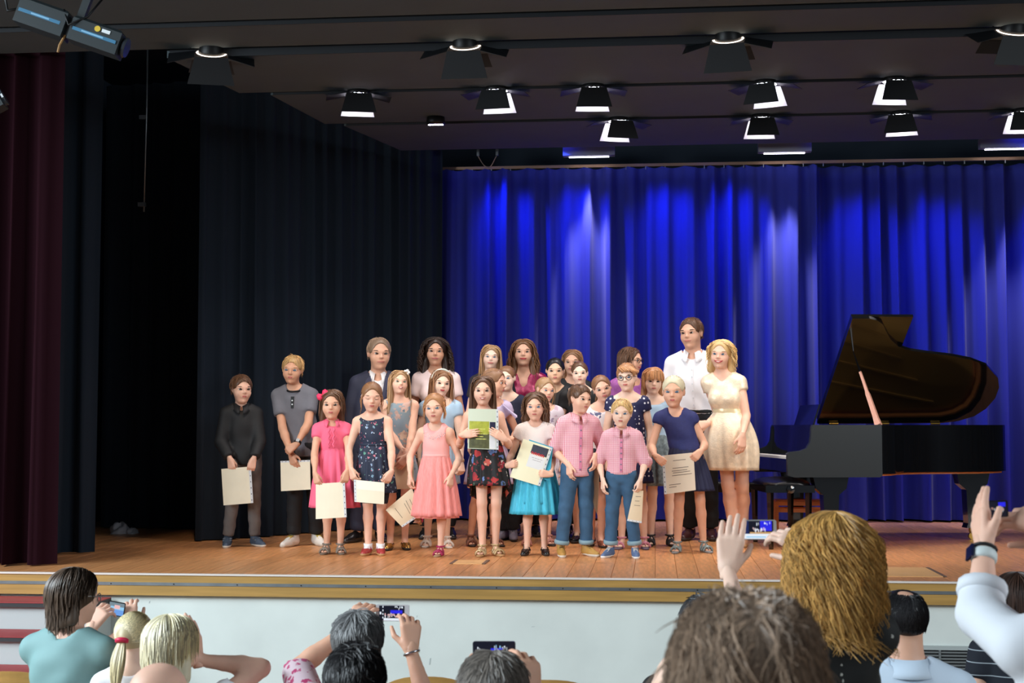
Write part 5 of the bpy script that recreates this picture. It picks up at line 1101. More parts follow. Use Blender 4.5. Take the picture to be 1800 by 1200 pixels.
m_gtop = M('print_lime', (168,174,60), 0.5, var=0.2, vscale=30); m_gdark = M('print_moss', (84,86,52), 0.5, var=0.3, vscale=40); m_gtxt = M('print_text_lime', (206,210,110), 0.5); m_pnavy = M('print_navy', (30,32,62), 0.5); m_pwhite = M('print_white', (226,230,232), 0.5)
page('certificate with a green photo block held up by the smiling girl in flowers', ((823,718),(872,719),(872,790),(822,788)), P10.location[1]-0.185, M('paper_mint', (206,216,196), 0.5), 'r',
     [('print_block',0.05,0.31,0.76,0.62,m_gtop),('print_block',0.05,0.62,0.76,0.985,m_gdark),('print_block',0.78,0.32,0.98,0.52,m_pnavy),('print_block',0.77,0.53,0.98,0.985,m_pwhite)]+[('text_line',0.28,t-0.010,s1,t+0.010,m_gtxt) for s1, t in ((0.62,0.50),(0.52,0.56),(0.70,0.625),(0.55,0.69),(0.66,0.75))], holes=8)
# 11 tall girl, light brown hair, at the back
P11, K11 = person('tall girl with long straight light brown hair in the back row', (863,604), 649, ((850,948),(885,948)), kind='f', yaw=0, look=(2,0,4), skin='pale', hair=HR('long', len=0.34, n=280, m=10, r=0.0045, thick=0.035, part=0.10, seed=15, line=0.36), haircol='ash', eyes='blue', b=0.92,
    wear=(W_('top', M('dark_top', (36,32,40), 0.8), sleeve=0.5, hem=-0.03, neck='crew'), W_('pants', m_blktrs, hem=0.97)), shoes=('dress', M('shoe_grey', (92,84,92), 0.5), m_soled, m_soled))
# 12 woman, brown wavy hair, magenta wrap top
m_mag = M('magenta_sequin', (150,22,74), 0.35, var=0.3, vscale=90, metal=0.25)
P12, K12 = person('woman with long wavy brown hair in a magenta sequin wrap top', (920,594), 645, ((905,944),(940,944)), kind='f', yaw=0, look=(0,-5,0), skin='warm', hair=HR('wavy', len=0.42, n=400, m=14, r=0.0048, thick=0.045, part=0.0, wave=0.016, freq=2.6, vol=0.11, clumps=34, seed=16, face=0.95), haircol='chestnut', lips='red', smile=0.3,
    wear=(W_('top', m_mag, sleeve=0.3, hem=-0.03, neck='v', ease=0.008, nd_=0.02, flare=-0.001, name='wrap_top'), W_('pants', m_blktrs, hem=0.97)), shoes=('dress', M('shoe_black', (30,26,26), 0.25), m_soled, m_soled),
    extra=lambda r_, K, hp: [MB().lathe([(0.001,-0.006),(0.006,0),(0.001,0.006)],8).build('earring', M('pearl', (240,232,224), 0.25), r_, True, loc=tuple(hp(s*0.35,-0.02,-0.17))) for s in (-1,1)])
# 13 girl in lilac with a ruffle, turned to the side
m_lil = M('lilac_cotton', (200,186,214), 0.75, bump=0.05, bscale=30)
P13, K13 = person('brown-haired girl in a lilac ruffled dress turned sideways behind the certificate girl', (868,645), 697, ((836,961),(877,961)), yaw=22, look=(45,4,2), skin='warm', hair=HR('tied', n=240, m=7, len=0.2, r=0.0042, thick=0.04, tail=0.16, wisps=10, seed=17), haircol='lightbrown', b=0.95,
    arms=(dict(), dict(t=(886,775), dy=0.05, f=(-0.8,-0.5,-0.2), n=(0.3,-1,0), pose='relax')),
    wear=(W_('top', m_lil, sleeve=0.25, hem=0.06, neck='scoop', ease=0.010, name='bodice'), W_('skirt', m_lil, top=0.10, hem=-0.17, r1=0.19, pleats=13, amp=0.014)),
    shoes=('sandal', m_soled, m_soled, M('sandal_brown', (120,80,66), 0.5)),
    extra=lambda r_, K, hp: [obj('ruffle', mesh_np('ruffle', np.array([(K['S0'][0]+s*(K['sw']*0.55+rr*0.9), 0.02-rr*0.3+0.05*math.cos(3*t+s), K['shz']+0.03-0.9*rr+0.018*math.sin(9*t)*rr/0.1)+np.array((0, -0.11*(t-0.5), -0.05*abs(t-0.5))) for rr in (0.0,0.04,0.085,0.12) for t in np.linspace(0,1,14)]), np.array([(i*14+k, i*14+k+1, (i+1)*14+k+1, (i+1)*14+k) for i in range(3) for k in range(13)])), m_lil, r_) for s in (-1,1)])
# 14 child, navy top
P14, K14 = person('child with smoothed-back fair hair in a plain navy top behind the turquoise-skirt girl', (891,640), 688, ((881,951),(898,952)), yaw=-6, look=(-6,0,-2), skin='pale', hair=HR('tied', n=200, m=7, len=0.2, r=0.004, thick=0.028, tail=0.05, seed=18, line=0.34), haircol='lightbrown', b=0.95, eyes='blue',
    wear=(W_('top', M('navy_jersey', (34,38,62), 0.8), sleeve=1.2, hem=-0.03, neck='scoop', ease=0.010), W_('pants', m_blktrs, hem=0.97)), shoes=('sneaker', M('shoe_greylilac', (136,124,134), 0.6), m_soled, M('laces_grey', (150,140,146), 0.6)))
# 15 little girl, turquoise tulle skirt
m_turq = M('turquoise_tulle', (64,182,212), 0.6, var=0.14, vscale=20, stretch=(7,7,0.5)); m_lace = M('white_lace', (240,228,224), 0.7, bump=0.25, bscale=140)
P15, K15 = person('little girl in a white lace top and turquoise tulle skirt holding a dark-headed certificate', (941,686), 739, ((925,977),(956,977)), yaw=0, look=(-4,4,0), skin='fair', hair=HR('wavy', len=0.26, n=280, m=11, r=0.0042, thick=0.04, part=-0.12, wave=0.012, freq=2.4, vol=0.03, seed=19, face=0.92), haircol='brown', eyes='blue',
    arms=(dict(t=(902,815), dy=0.16, f=(0.7,-0.25,0.2), n=(-0.6,-1,-0.2), pose='hold', pole=(-0.3,0.8,-0.7)), dict(t=(955,832), dy=0.16, f=(-0.7,-0.25,0.1), n=(0.6,-1,0), pose='hold', pole=(0.3,0.8,-0.6))),
    wear=(W_('top', m_lace, sleeve=0.34, hem=0.06, neck='crew', ease=0.012, name='lace_top'), W_('skirt', m_turq, top=0.10, hem=-0.265, r1=0.19, pleats=17, amp=0.013, name='tulle_skirt'), W_('skirt', M('turquoise_lining', (60,170,200), 0.7), top=0.09, hem=-0.20, r1=0.165, pleats=9, amp=0.006, name='skirt_lining')),
    shoes=('maryjane', M('patent_black', (18,18,20), 0.2), m_soled, M('patent_black', (18,18,20), 0.2)))
m_pdark = M('print_slate', (58,62,78), 0.5, var=0.15, vscale=30); m_pred = M('print_red', (206,44,52), 0.5)
m_pyel = M('paper_yellow', (238,236,204), 0.5)
letters = [('red_letter',0.44+0.060*k,0.225+ (0.012 if k%2 else 0),0.44+0.060*k+0.036,0.295,m_pred) for k in range(8)]
page('yellowish certificate with slate photo and red letters held slantwise by the turquoise-skirted girl', ((920,771),(967,786),(945,853),(896,838)), P15.location[1]-0.145, m_pyel, 'r',
     [('print_block',0.40,0.05,0.985,0.27,m_pdark),('print_block',0.40,0.295,0.985,0.62,m_pwhite)]+letters+text_lines([(0.5,0.9,0.37),(0.55,0.85,0.42)], M('ink_pale',(170,170,176),0.6)), holes=8)
page('turquoise folder tucked behind the slanted certificate', ((930,772),(972,786),(966,845),(930,834)), P15.location[1]-0.128, M('folder_turquoise', (64,170,200), 0.4), None, name='folder', group='turquoise folder')
# 16 girl, grey-lilac floral, behind turquoise girl
m_glf = dots('greylilac_floral', (206,196,206), [(18,0.36,[(140,128,150),(160,150,160),(186,160,176)],1.0,0.9)])
P16, K16 = person('fair-haired girl in a pale grey flowered dress, half hidden behind the turquoise girl', (957,660), 707, ((930,961),(967,960)), yaw=10, look=(18,6,4), skin='fair', hair=HR('tied', n=220, m=7, len=0.2, r=0.004, thick=0.03, tail=0.14, wisps=12, seed=20), haircol='ash', eyes='blue', b=0.95,
    wear=(W_('top', m_glf, sleeve=0.25, hem=0.06, neck='scoop', ease=0.010, name='bodice'), W_('skirt', m_glf, top=0.10, hem=-0.16, r1=0.16, pleats=12, amp=0.012)), shoes=('sandal', m_soled, m_soled, M('sandal_rose', (176,120,110), 0.5)))
# 17 girl with black hair
P17, K17 = person('girl with smooth black hair in a black top behind the turquoise-skirted girl', (976,626), 675, ((962,952),(995,952)), yaw=0, look=(0,2,0), skin='asian', hair=HR('tied', n=220, m=7, len=0.2, r=0.004, thick=0.03, tail=0.20, tdir=(0.1,0.2,0), seed=21), haircol='black', b=0.95,
    wear=(W_('top', m_blkcloth, sleeve=0.5, hem=0.0, neck='v', ease=0.010, name='bodice', nd_=-0.02), W_('skirt', m_blkcloth, top=0.08, hem=-0.17, r1=0.17, pleats=10, amp=0.01)), shoes=('ballet', M('shoe_black', (30,26,26), 0.25), m_soled, m_soled))
# 18 girl behind
P18, K18 = person('tall girl with parted brown hair mostly hidden in the back row', (1006,612), 660, ((998,943),(1020,943)), kind='f', yaw=0, look=(-4,0,0), skin='warm', hair=HR('long', len=0.22, n=240, m=9, r=0.0045, thick=0.03, part=0.06, seed=22, line=0.36), haircol='lightbrown', b=0.92,
    wear=(W_('top', m_blkcloth, sleeve=0.5, hem=-0.02, neck='crew'), W_('pants', m_blktrs, hem=0.97)), shoes=('dress', M('shoe_black', (30,26,26), 0.25), m_soled, m_soled))
# 19 girl with tied-back hair and visible ears
P19, K19 = person('dark-eyed girl with tightly pulled-back brown hair above the taller gingham boy', (1019,632), 677, ((1014,955),(1036,955)), yaw=0, look=(0,2,-2), skin='pale', hair=HR('bun', n=220, m=7, len=0.2, r=0.004, thick=0.026, seed=23, tie=(0,0.46,0.1)), haircol='brown', b=0.92,
    wear=(W_('top', m_blkcloth, sleeve=0.4, hem=0.0, neck='scoop'), W_('skirt', m_blkcloth, top=0.08, hem=-0.15, r1=0.16, pleats=10, amp=0.01)), shoes=('maryjane', M('patent_black', (18,18,20), 0.2), m_soled, M('patent_black', (18,18,20), 0.2)))
# 20 taller gingham boy
P20, K20 = person('taller boy in a pink gingham shirt and jeans looking to the side, in tan boots', (1018,674), 726, ((992,980),(1037,979)), yaw=14, look=(24,4,2), skin='fair', hair=short(seed=24, face=0.98), haircol='brown', b=1.0,
    arms=(dict(t=(1001,831), dy=0.09, f=(0.1,-0.2,-1), n=(-0.8,-1,0), pose='relax'), dict(t=(1046,815), dy=0.06, f=(0.0,-0.2,-1), n=(1,-0.5,0), pose='relax')),
    wear=(W_('top', m_pinkg, sleeve=1.08, hem=-0.055, neck='v', ease=0.015, nd_=-0.06, cuff=True), W_('collar', m_pinkg, w=0.032), W_('placket', M('placket_pink', (214,130,160), 0.8), m_btn, z1=-0.03, ease=0.016), W_('pants', m_den, hem=0.95, ease=0.011, roll=m_turn, top=0.0)),
    shoes=('boot', M('boot_tan', (184,140,70), 0.6), m_sole, M('boot_laces', (150,110,60), 0.6)), stance=(-6,26))
# 21 girl in white with sprigs, head tilted
m_sprig = dots('white_sprig', (236,230,232), [(13,0.30,[(120,112,150),(150,140,160),(90,96,130)],1.0,1.2)])
P21, K21 = person('girl in a white sprigged top tilting her head, between the two gingham boys', (1058,656), 706, ((1040,961),(1056,963)), yaw=0, look=(6,6,-14), skin='fair', hair=HR('tied', n=220, m=7, len=0.2, r=0.004, thick=0.03, tail=0.20, tdir=(-0.25,0.1,0), seed=25), haircol='lightbrown', b=0.92, smile=0.5,
    arms=(dict(), dict()), wear=(W_('top', m_sprig, sleeve=0.28, hem=0.0, neck='scoop', ease=0.012), W_('skirt', M('dark_skirt', (30,30,44), 0.8), top=0.06, hem=-0.14, r1=0.16, pleats=10, amp=0.01)), shoes=('ballet', M('rosegold', (190,130,110), 0.25, metal=0.7), m_soled, m_soled))
page('folded pale sheet seen edge-on between the two gingham boys', ((1047,818),(1054,826),(1050,905),(1036,868)), P20.location[1]+0.05, m_paperb, None)
# 22 small blond gingham boy
P22, K22 = person('small blond boy in a pink gingham shirt and turned-up jeans', (1093,699), 751, ((1071,981),(1115,982)), yaw=-3, look=(-2,3,2), skin='pale', hair=short(seed=26, face=0.96, lift=0.3), haircol='golden', eyes='blue',
    arms=(dict(t=(1060,857), dy=0.05, f=(0.0,-0.1,-1), n=(-1,-0.5,0), pose='relax'), dict(t=(1124,857), dy=0.10, f=(-0.1,-0.2,-1), n=(0.9,-0.8,0), pose='pinch')),
    wear=(W_('top', m_pinkg, sleeve=1.02, hem=0.0, neck='v', ease=0.015, nd_=-0.06, cuff=True), W_('collar', m_pinkg, w=0.032), W_('placket', M('placket_pink', (214,130,160), 0.8), m_btn, z1=0.02, ease=0.016), W_('pants', m_den, hem=0.93, ease=0.011, roll=m_turn, top=0.03)),
    shoes=('sneaker', M('shoe_denim', (90,112,150), 0.7), M('sole_white', (232,230,226), 0.6), M('laces_white', (235,235,230), 0.6)), stance=(-22,8), b=1.02)
page('beige certificate hanging beside the leg of the small blond boy', ((1114,862),(1131,862),(1128,916),(1103,912)), P22.location[1]-0.085, m_paperb, 'b', text_lines([(0.3,0.8,0.2),(0.3,0.7,0.35),(0.3,0.8,0.5)]), holes=4)
# 23 girl with glasses, polka dots
m_polka = dots('navy_polka', (24,28,74), [(30,0.26,[(232,232,240)],0.35,0.0)])
P23, K23 = person('girl with dark-rimmed glasses and reddish hair in a navy polka-dot dress', (1102,635), 688, ((1090,966),(1130,966)), yaw=-4, look=(-6,3,-3), skin='pale', hair=HR('tied', n=240, m=7, len=0.2, r=0.0042, thick=0.036, tail=0.10, bangs=0.045, sweep=2.2, seed=27), haircol='strawberry', glasses=True, eyes='blue', smile=0.2, b=0.98,
    wear=(W_('top', m_polka, sleeve=0.28, hem=0.07, neck='boat', ease=0.010, name='bodice', nd_=0.02), W_('skirt', m_polka, top=0.10, hem=-0.165, r1=0.165, pleats=13, amp=0.010)), shoes=('flip', m_soled, M('flip_sole', (110,100,120), 0.6), M('flip_strap', (200,130,150), 0.5)))
# 24 woman in profile with glasses at the back
P24, K24 = person('woman with glasses and shoulder-length brown hair turned in profile at the back', (1104,608), 657, ((1095,948),(1125,948)), kind='f', yaw=40, look=(22,2,0), skin='warm', hair=HR('bob', len=0.24, n=280, m=9, r=0.0045, thick=0.04, part=0.1, seed=28), haircol='brown', glasses=True, smile=0.5, b=1.0,
    wear=(W_('top', M('purple_top', (150,80,150), 0.7, var=0.2, vscale=30), sleeve=0.6, hem=-0.04, neck='scoop'), W_('pants', m_blktrs, hem=0.97)), shoes=('dress', M('shoe_black', (30,26,26), 0.25), m_soled, m_soled))
# 25 girl with fringe, pale blue
P25, K25 = person('girl with a side fringe in a pale blue and pink dress behind the navy-dress girl', (1147,643), 693, ((1146,961),(1180,961)), yaw=4, look=(4,4,2), skin='pale', hair=HR('bob', len=0.20, n=260, m=9, r=0.0042, thick=0.036, part=-0.1, bangs=0.075, seed=29), haircol='strawberry', b=0.95,
    wear=(W_('top', m_lblue, sleeve=0.25, hem=0.06, neck='scoop', ease=0.010, name='bodice'), W_('skirt', M('grey_leaf', (120,136,140), 0.8, var=0.4, vscale=40), top=0.10, hem=-0.18, r1=0.16, pleats=12, amp=0.01)), shoes=('sandal', m_soled, m_soled, M('sandal_black', (30,28,30), 0.5)))
# 26 girl, navy dress, certificate
P26, K26 = person('fair girl with pulled-back hair in a navy dress holding a printed certificate', (1184,657), 716, ((1190,973),(1236,972)), yaw=-2, look=(-4,3,0), skin='warm', hair=HR('tied', n=240, m=7, len=0.2, r=0.004, thick=0.03, tail=0.05, seed=30, line=0.34), haircol='platinum', eyes='blue', b=1.02,
    arms=(dict(t=(1163,810), dy=0.19, f=(0.75,-0.3,-0.6), n=(-0.5,-0.9,0.5), pose='hold', pole=(-0.45,0.9,-0.5)), dict(t=(1223,802), dy=0.19, f=(-0.5,-0.3,-0.5), n=(0.6,-0.9,0.4), pose='hold', pole=(0.45,0.9,-0.5))),
    wear=(W_('top', m_navyd, sleeve=0.22, hem=0.045, neck='crew', ease=0.011, name='bodice', nd_=0.015, flare=0.006), W_('skirt', M('navy_pleat', (24,28,62), 0.75), top=0.08, hem=-0.17, r1=0.185, pleats=22, amp=0.008, name='pleated_skirt')),
    shoes=('sandal', m_soled, M('sandal_sole2', (140,140,140), 0.6), M('sandal_silver', (128,140,140), 0.35, metal=0.4)), stance=(-8,24))
page('printed beige certificate held in front by the girl in the navy dress', ((1168,800),(1219,795),(1223,861),(1172,868)), P26.location[1]-0.18, M('paper_rose', (224,212,192), 0.5), 'l', text_lines([(0.28,0.72,0.16),(0.25,0.8,0.36),(0.22,0.75,0.43),(0.25,0.85,0.48),(0.22,0.9,0.55),(0.1,0.5,0.78),(0.1,0.35,0.84)]), holes=8)
# 27 tall man, white shirt
P27, K27 = person('tall man in a white shirt and dark trousers behind the girl in navy', (1216,557), 613, ((1208,951),(1246,951)), kind='m', yaw=-8, look=(-14,2,-2), skin='warm', hair=short(seed=31, line=0.36), haircol='brown', eyes='brown', lips='pale', b=0.92,
    wear=(W_('top', m_wht, sleeve=1.9, hem=0.03, neck='v', ease=0.014, nd_=-0.05), W_('collar', m_wht, w=0.045, gap=0.35), W_('placket', m_wht, m_pocket, z1=0.06, ease=0.016), W_('pants', m_blktrs, hem=0.98, ease=0.014), W_('band', m_black, z=0.045, h=0.03, off=0.016)),
    shoes=('dress', M('shoe_oxblood', (66,36,34), 0.3), m_soled, m_soled))
# 28 blonde woman, gold dress
m_gold = M('gold_brocade', (242,222,194), 0.32, metal=0.12, var=0.12, vscale=26, bump=0.25, bscale=80); m_goldb = M('gold_satin', (236,218,176), 0.26, metal=0.12, bump=0.15, bscale=20)
P28, K28 = person('smiling blonde woman in a short gold brocade dress beside the tall man', (1267,594), 648, ((1282,962),(1300,962)), kind='f', yaw=-14, look=(2,2,4), skin='fair', hair=HR('wavy', len=0.205, n=380, m=12, r=0.0046, thick=0.035, part=-0.08, wave=0.018, freq=2.0, vol=0.06, clumps=30, seed=32, face=0.92), haircol='golden', smile=1.0, lips='red', eyes='blue', b=0.90,
    arms=(dict(t=(1226,748), dy=0.10, f=(-0.9,-0.2,-0.2), n=(-0.2,-1,0.2), pose='flat', pole=(0.3,0.8,-0.6)), dict(t=(1304,782), dy=0.25, f=(-0.1,-0.15,-1), n=(0.6,-1,0), pose='relax', pole=(0.25,1,-0.2))),
    wear=(W_('top', m_gold, sleeve=0.26, hem=0.09, neck='v', ease=0.008, name='bodice', nd_=-0.01, flare=-0.001), W_('skirt', m_gold, top=0.115, hem=-0.165, r1=0.205, pleats=9, amp=0.010, puff=0.08), W_('band', m_goldb, z=0.115, h=0.045, off=0.012, name='waist_sash')),
    shoes=('dress', M('shoe_nude', (196,150,120), 0.4), m_soleg, m_soleg))
# ================================================================ GRAND PIANO, BENCHES, FOOTSTOOL
m_pno = M('piano_lacquer', (12,13,15), 0.12, coat=0.6, spec=0.6); m_pnos = M('piano_satin', (16,22,25), 0.38, spec=0.5); m_brass = M('brass', (190,150,70), 0.3, metal=0.9)
m_keyw = M('key_white', (236,232,226), 0.3); m_rimwood = M('rim_inner_wood', (196,118,62), 0.4, var=0.15, stretch=(1,8,8)); m_plate = M('gold_plate', (176,132,60), 0.35, metal=0.6)
ZT, ZB = 0.965, 0.585
pa = at_z(1385, 966); PX, PY = at_y(1384, 800, 2.15)[0], 2.15
pno = empty('grand_piano', (PX,PY,0.0), math.radians(8)); tag(pno, 'black grand piano with raised lid standing right of the group', 'piano')
# plan outline from the keyboard's near corner round the bent side and tail to the far corner
near = [(0.20,0.0),(0.45,0.0),(0.74,0.0)]
bent = [(0.80,0.02),(0.85,0.07),(0.89,0.16),(0.94,0.26),(1.01,0.35),(1.11,0.405),(1.25,0.44),(1.40,0.47),(1.55,0.52),(1.68,0.60),(1.80,0.77),(1.84,0.90),(1.85,1.05),(1.82,1.20),(1.76,1.31),(1.66,1.38),(1.55,1.41)]
bent = [(0.80+(x-0.80)*1.21, y) for x, y in bent]
far = [(1.0,1.42),(0.20,1.42)]
out = near+bent+far
def inset(poly, d):
    n = len(poly); res = []
    for i in range(n):
        p0, p1, p2 = Vector(poly[i-1]), Vector(poly[i]), Vector(poly[(i+1)%n]); a = (p1-p0).normalized(); b_ = (p2-p1).normalized(); nv = (Vector((-a.y,a.x))+Vector((-b_.y,b_.x))); nv = nv.normalized()/max(0.5, math.sqrt(max(0.1,(1+a.dot(b_))/2))); res.append(tuple(p1+nv*d))
    return res
def wall(poly, d, z0, z1):
    q = inset(poly, d); n = len(poly); V = [(x,y,z) for z in (z0,z1) for P_ in (poly,q) for x,y in P_]; Fq = []
    for i in range(n):
        j = (i+1)%n; Fq += [(i,j,2*n+j,2*n+i),(n+j,n+i,3*n+i,3*n+j),(2*n+i,2*n+j,3*n+j,3*n+i),(j,i,n+i,n+j)]
    return V, Fq
o = MB().add(*wall(out, 0.045, ZB, ZT)).build('rim', m_pno, pno)
nb = len(out); V = [(x,y,z) for z in (ZB+0.002,ZT-0.002) for x,y in inset(near+bent+far,-0.0015)]
side = obj('rim_veneer', MB().add(V, [(i,i+1,nb+i+1,nb+i) for i in range(2,nb-2)]).mesh('rim_veneer', True), m_pno, pno)
MB().add(*wall(inset(out,0.046), 0.012, ZB+0.02, ZT-0.02)).build('inner_rim', m_rimwood, pno)
MB().prism(inset(out,0.05), ZT-0.14, ZT-0.12).build('soundboard', m_rimwood, pno)
MB().prism(inset(out,0.09), ZT-0.10, ZT-0.085).build('iron_plate', m_plate, pno)
for k in range(5): MB().tube([(0.35+0.05*k,0.15+0.22*k,ZT-0.075),(1.0+0.16*k,0.45+0.2*k,ZT-0.075)], 0.012, 6).build('plate_strut', m_plate, pno)
MB().prism(inset(out,0.03), ZB-0.016, ZB+0.002).build('bottom_board', m_rimwood, pno)
# key cheeks with their scroll, keybed, keys, fallboard
ck = [(0.0,0.60),(0.0,0.735),(0.012,0.755),(0.10,0.765),(0.15,0.785),(0.178,0.83),(0.185,0.88),(0.19,0.945),(0.20,ZT),(0.74,ZT),(0.74,0.575),(0.72,0.56),(0.05,0.56),(0.0,0.575)]
for y in (-0.006,1.38): MB().prism(ck, y, y+0.05, 'y').build('key_cheek', m_pnos, pno)
MB().box((0.0,0.04,0.60),(0.36,1.38,0.665)).build('keybed', m_pno, pno)
MB().box((0.0,0.044,0.665),(0.03,1.38,0.70)).build('key_slip', m_pno, pno)
kw = MB().box((0,0,0),(0.15,0.0222,0.02),0.002).mesh('white_key')
for k in range(52): obj('white_key', kw, m_keyw, pno, (0.033,0.115+0.0235*k,0.700))
kb = MB().box((0,0,0),(0.095,0.011,0.012),0.002).mesh('black_key')
for k in range(52):
    if k % 7 in (0,2,3,5,6) and k < 51: obj('black_key', kb, m_pno, pno, (0.088,0.132+0.0235*k,0.719))
MB().prism([(0.185,0.70),(0.20,0.70),(0.215,0.90),(0.20,0.90)], 0.045, 1.38, 'y').build('fallboard', m_pno, pno)
MB().box((0.215,0.045,0.90),(0.42,1.38,0.94),0.004).build('front_shelf', m_pno, pno)
MB().add(*(lambda V: (V, [(3,2,1,0),(4,5,6,7),(0,1,5,4),(1,2,6,5),(2,3,7,6),(3,0,4,7)]))([(0.30,0.42,0.945),(0.315,0.42,0.945),(0.315,1.05,0.945),(0.30,1.05,0.945),(0.36,0.42,1.13),(0.372,0.42,1.13),(0.372,1.05,1.13),(0.36,1.05,1.13)])).build('music_desk', m_pno, pno)
# lid: hinged along the far side, opened towards the audience
lo = [(x,y) for x,y in [(0.60,0.0),(0.74,0.0)]+bent+[(1.0,1.42),(0.60,1.42)]]
la = math.radians(36)
def lid_pt(x, y, off): v = 1.42-y; return (x, 1.42-v*math.cos(la)-off*math.sin(la), ZT+0.012+v*math.sin(la)-off*math.cos(la)+0.0)
n = len(lo); V = [lid_pt(x,y,0.0) for x,y in lo]+[lid_pt(x,y,-0.026) for x,y in lo]
MB().add(V, [tuple(range(n-1,-1,-1)), tuple(range(n,2*n))]+[(i,(i+1)%n,n+(i+1)%n,n+i) for i in range(n)]).build('lid', m_pno, pno)
fl = [(0.60,0.01),(0.60,1.40),(1.10,1.40),(1.10,0.01)]
V = [lid_pt(x,y,-0.030) for x,y in fl]+[lid_pt(x,y,-0.054) for x,y in fl]
MB().add(V, [(3,2,1,0)[::-1],(4,5,6,7)[::-1]]+[(i,4+i,4+(i+1)%4,(i+1)%4) for i in range(4)]).build('folded_front_lid', m_pno, pno)
for k in range(3): MB().tube([(0.7+0.45*k,1.40,ZT+0.012),(0.78+0.45*k,1.40,ZT+0.012)], 0.009, 8).build('hinge', m_brass, pno)
b0 = Vector((0.74,0.07,ZT-0.01)); b1 = Vector(lid_pt(0.70,0.42,0.004))
m_prop = M('prop_wood', (206,150,128), 0.35)
dv = (b1-b0); MB().tube([tuple(b0), tuple(b0+dv*0.12), tuple(b0+dv*0.42), tuple(b0+dv*0.46), tuple(b0+dv*0.72)], [0.034,0.026,0.022,0.016,0.013], 4).build('lid_prop', m_prop, pno)
MB().tube([tuple(b0+dv*0.70), tuple(b1)], [0.010,0.005], 6).build('prop_tip', m_pno, pno)
# legs, lyre
for x, y in ((0.36,0.14),(0.36,1.26),(1.80,1.0)):
    lg = MB(); 
    lg.prism([(-0.14,0.56),(0.14,0.56),(0.12,0.47),(0.062,0.42),(0.05,0.14),(0.065,0.10),(-0.065,0.10),(-0.05,0.14),(-0.062,0.42),(-0.12,0.47)], -0.06, 0.06, 'y').build('leg', m_pno, pno, loc=(x,y,0))
    MB().lathe([(0.018,0.05),(0.026,0.07),(0.026,0.10)], 12).build('caster_fork', m_brass, pno, loc=(x,y,0)); MB().lathe([(0.004,-0.014),(0.03,-0.014),(0.03,0.014),(0.004,0.014)], 14).build('caster', m_brass, pno, loc=(x,y,0.031), rot=(PI/2,0,0))
MB().box((0.50,0.60,0.50),(0.58,0.82,0.585)).build('lyre_head', m_pno, pno)
for y in (0.64,0.78): MB().tube([(0.54,y,0.5),(0.54,y,0.12)], 0.016, 8).build('lyre_post', m_pno, pno)
for k in range(3):
    MB().tube([(0.52,0.68+0.03*k,0.52),(0.52,0.68+0.03*k,0.12)], 0.005, 8).build('pedal_rod', m_brass, pno); MB().box((0.40,0.672+0.03*k,0.06),(0.56,0.688+0.03*k,0.075),0.003).build('pedal', m_brass, pno)
MB().box((0.47,0.60,0.05),(0.60,0.82,0.12)).build('pedal_box', m_pno, pno)
# piano benches
m_pad = M('bench_leather', (22,22,25), 0.32, bump=0.1, bscale=30)
def bench(px, py, y, rz, label, w=0.36, d=0.19, zt=0.50):
    c = at_y(px, py, y); t = empty('piano_bench', (c[0],y,0.0), rz); tag(t, label, 'bench', 'black piano benches')
    n = 8; MB().box((-w,-d,zt-0.075),(w,d,zt-0.02)).build('seat_frame', m_pno, t)
    pv = []
    me = Fd(np.arange(-w-0.05,w+0.05,0.02,dtype=f32), np.arange(-d-0.05,d+0.05,0.02,dtype=f32), np.arange(zt-0.06,zt+0.08,0.012,dtype=f32))
    me.ell((0,0,zt-0.02),(w*1.15,d*1.2,0.055),k=0); 
    for s in ((1,0,0),(-1,0,0),(0,1,0),(0,-1,0)): me.plane(s, (s[0]*w*0.98, s[1]*d*0.98, 0))
    me.plane((0,0,-1),(0,0,zt-0.025)); V, Q = me.mesh(1); obj('cushion', mesh_np('cushion', V, Q), m_pad, t)
    for sx in (-1,1):
        for sy in (-1,1): MB().tube([(sx*(w-0.04),sy*(d-0.04),zt-0.07),(sx*(w-0.045),sy*(d-0.045),0.0)], [0.028,0.018], 4).build('leg', m_pno, t)
        MB().lathe([(0.012,0),(0.03,0.005),(0.03,0.03),(0.012,0.035)], 12).build('height_knob', m_pno, t, loc=(sx*w,0,zt-0.05), rot=(0,sx*PI/2,0))
bench(1372, 852, 2.60, PI/2+0.1, 'black padded piano bench before the keyboard, behind the red-haired woman', w=0.40, d=0.19, zt=0.515)
bench(1248, 858, 3.60, 0.0, 'black bench standing behind the blonde woman in gold', w=0.34, d=0.18, zt=0.46)
c = at_y(1407, 880, 3.25); t = empty('wooden_footstool', (c[0],3.25,0.0)); tag(t, 'small orange wooden slatted stool standing under the keyboard end of the piano', 'stool')
mo = M('orange_wood', (214,120,60), 0.4, var=0.12, stretch=(1,6,6)); zt = c[2]; w = 0.21
for s in (-1,1):
    for y in (-0.12,0.12): MB().box((s*w-0.016,y-0.016,0),(s*w+0.016,y+0.016,zt)).build('leg', mo, t)
for z in (zt-0.034, zt-0.09): 
    for y in (-0.12,0.12): MB().box((-w,y-0.010,z),(w,y+0.010,z+0.032)).build('rail', mo, t)
for k in range(4): MB().box((-w,-0.10+0.055*k,zt-0.004),(w,-0.10+0.055*k+0.045,zt+0.012),0.003).build('slat', mo, t)
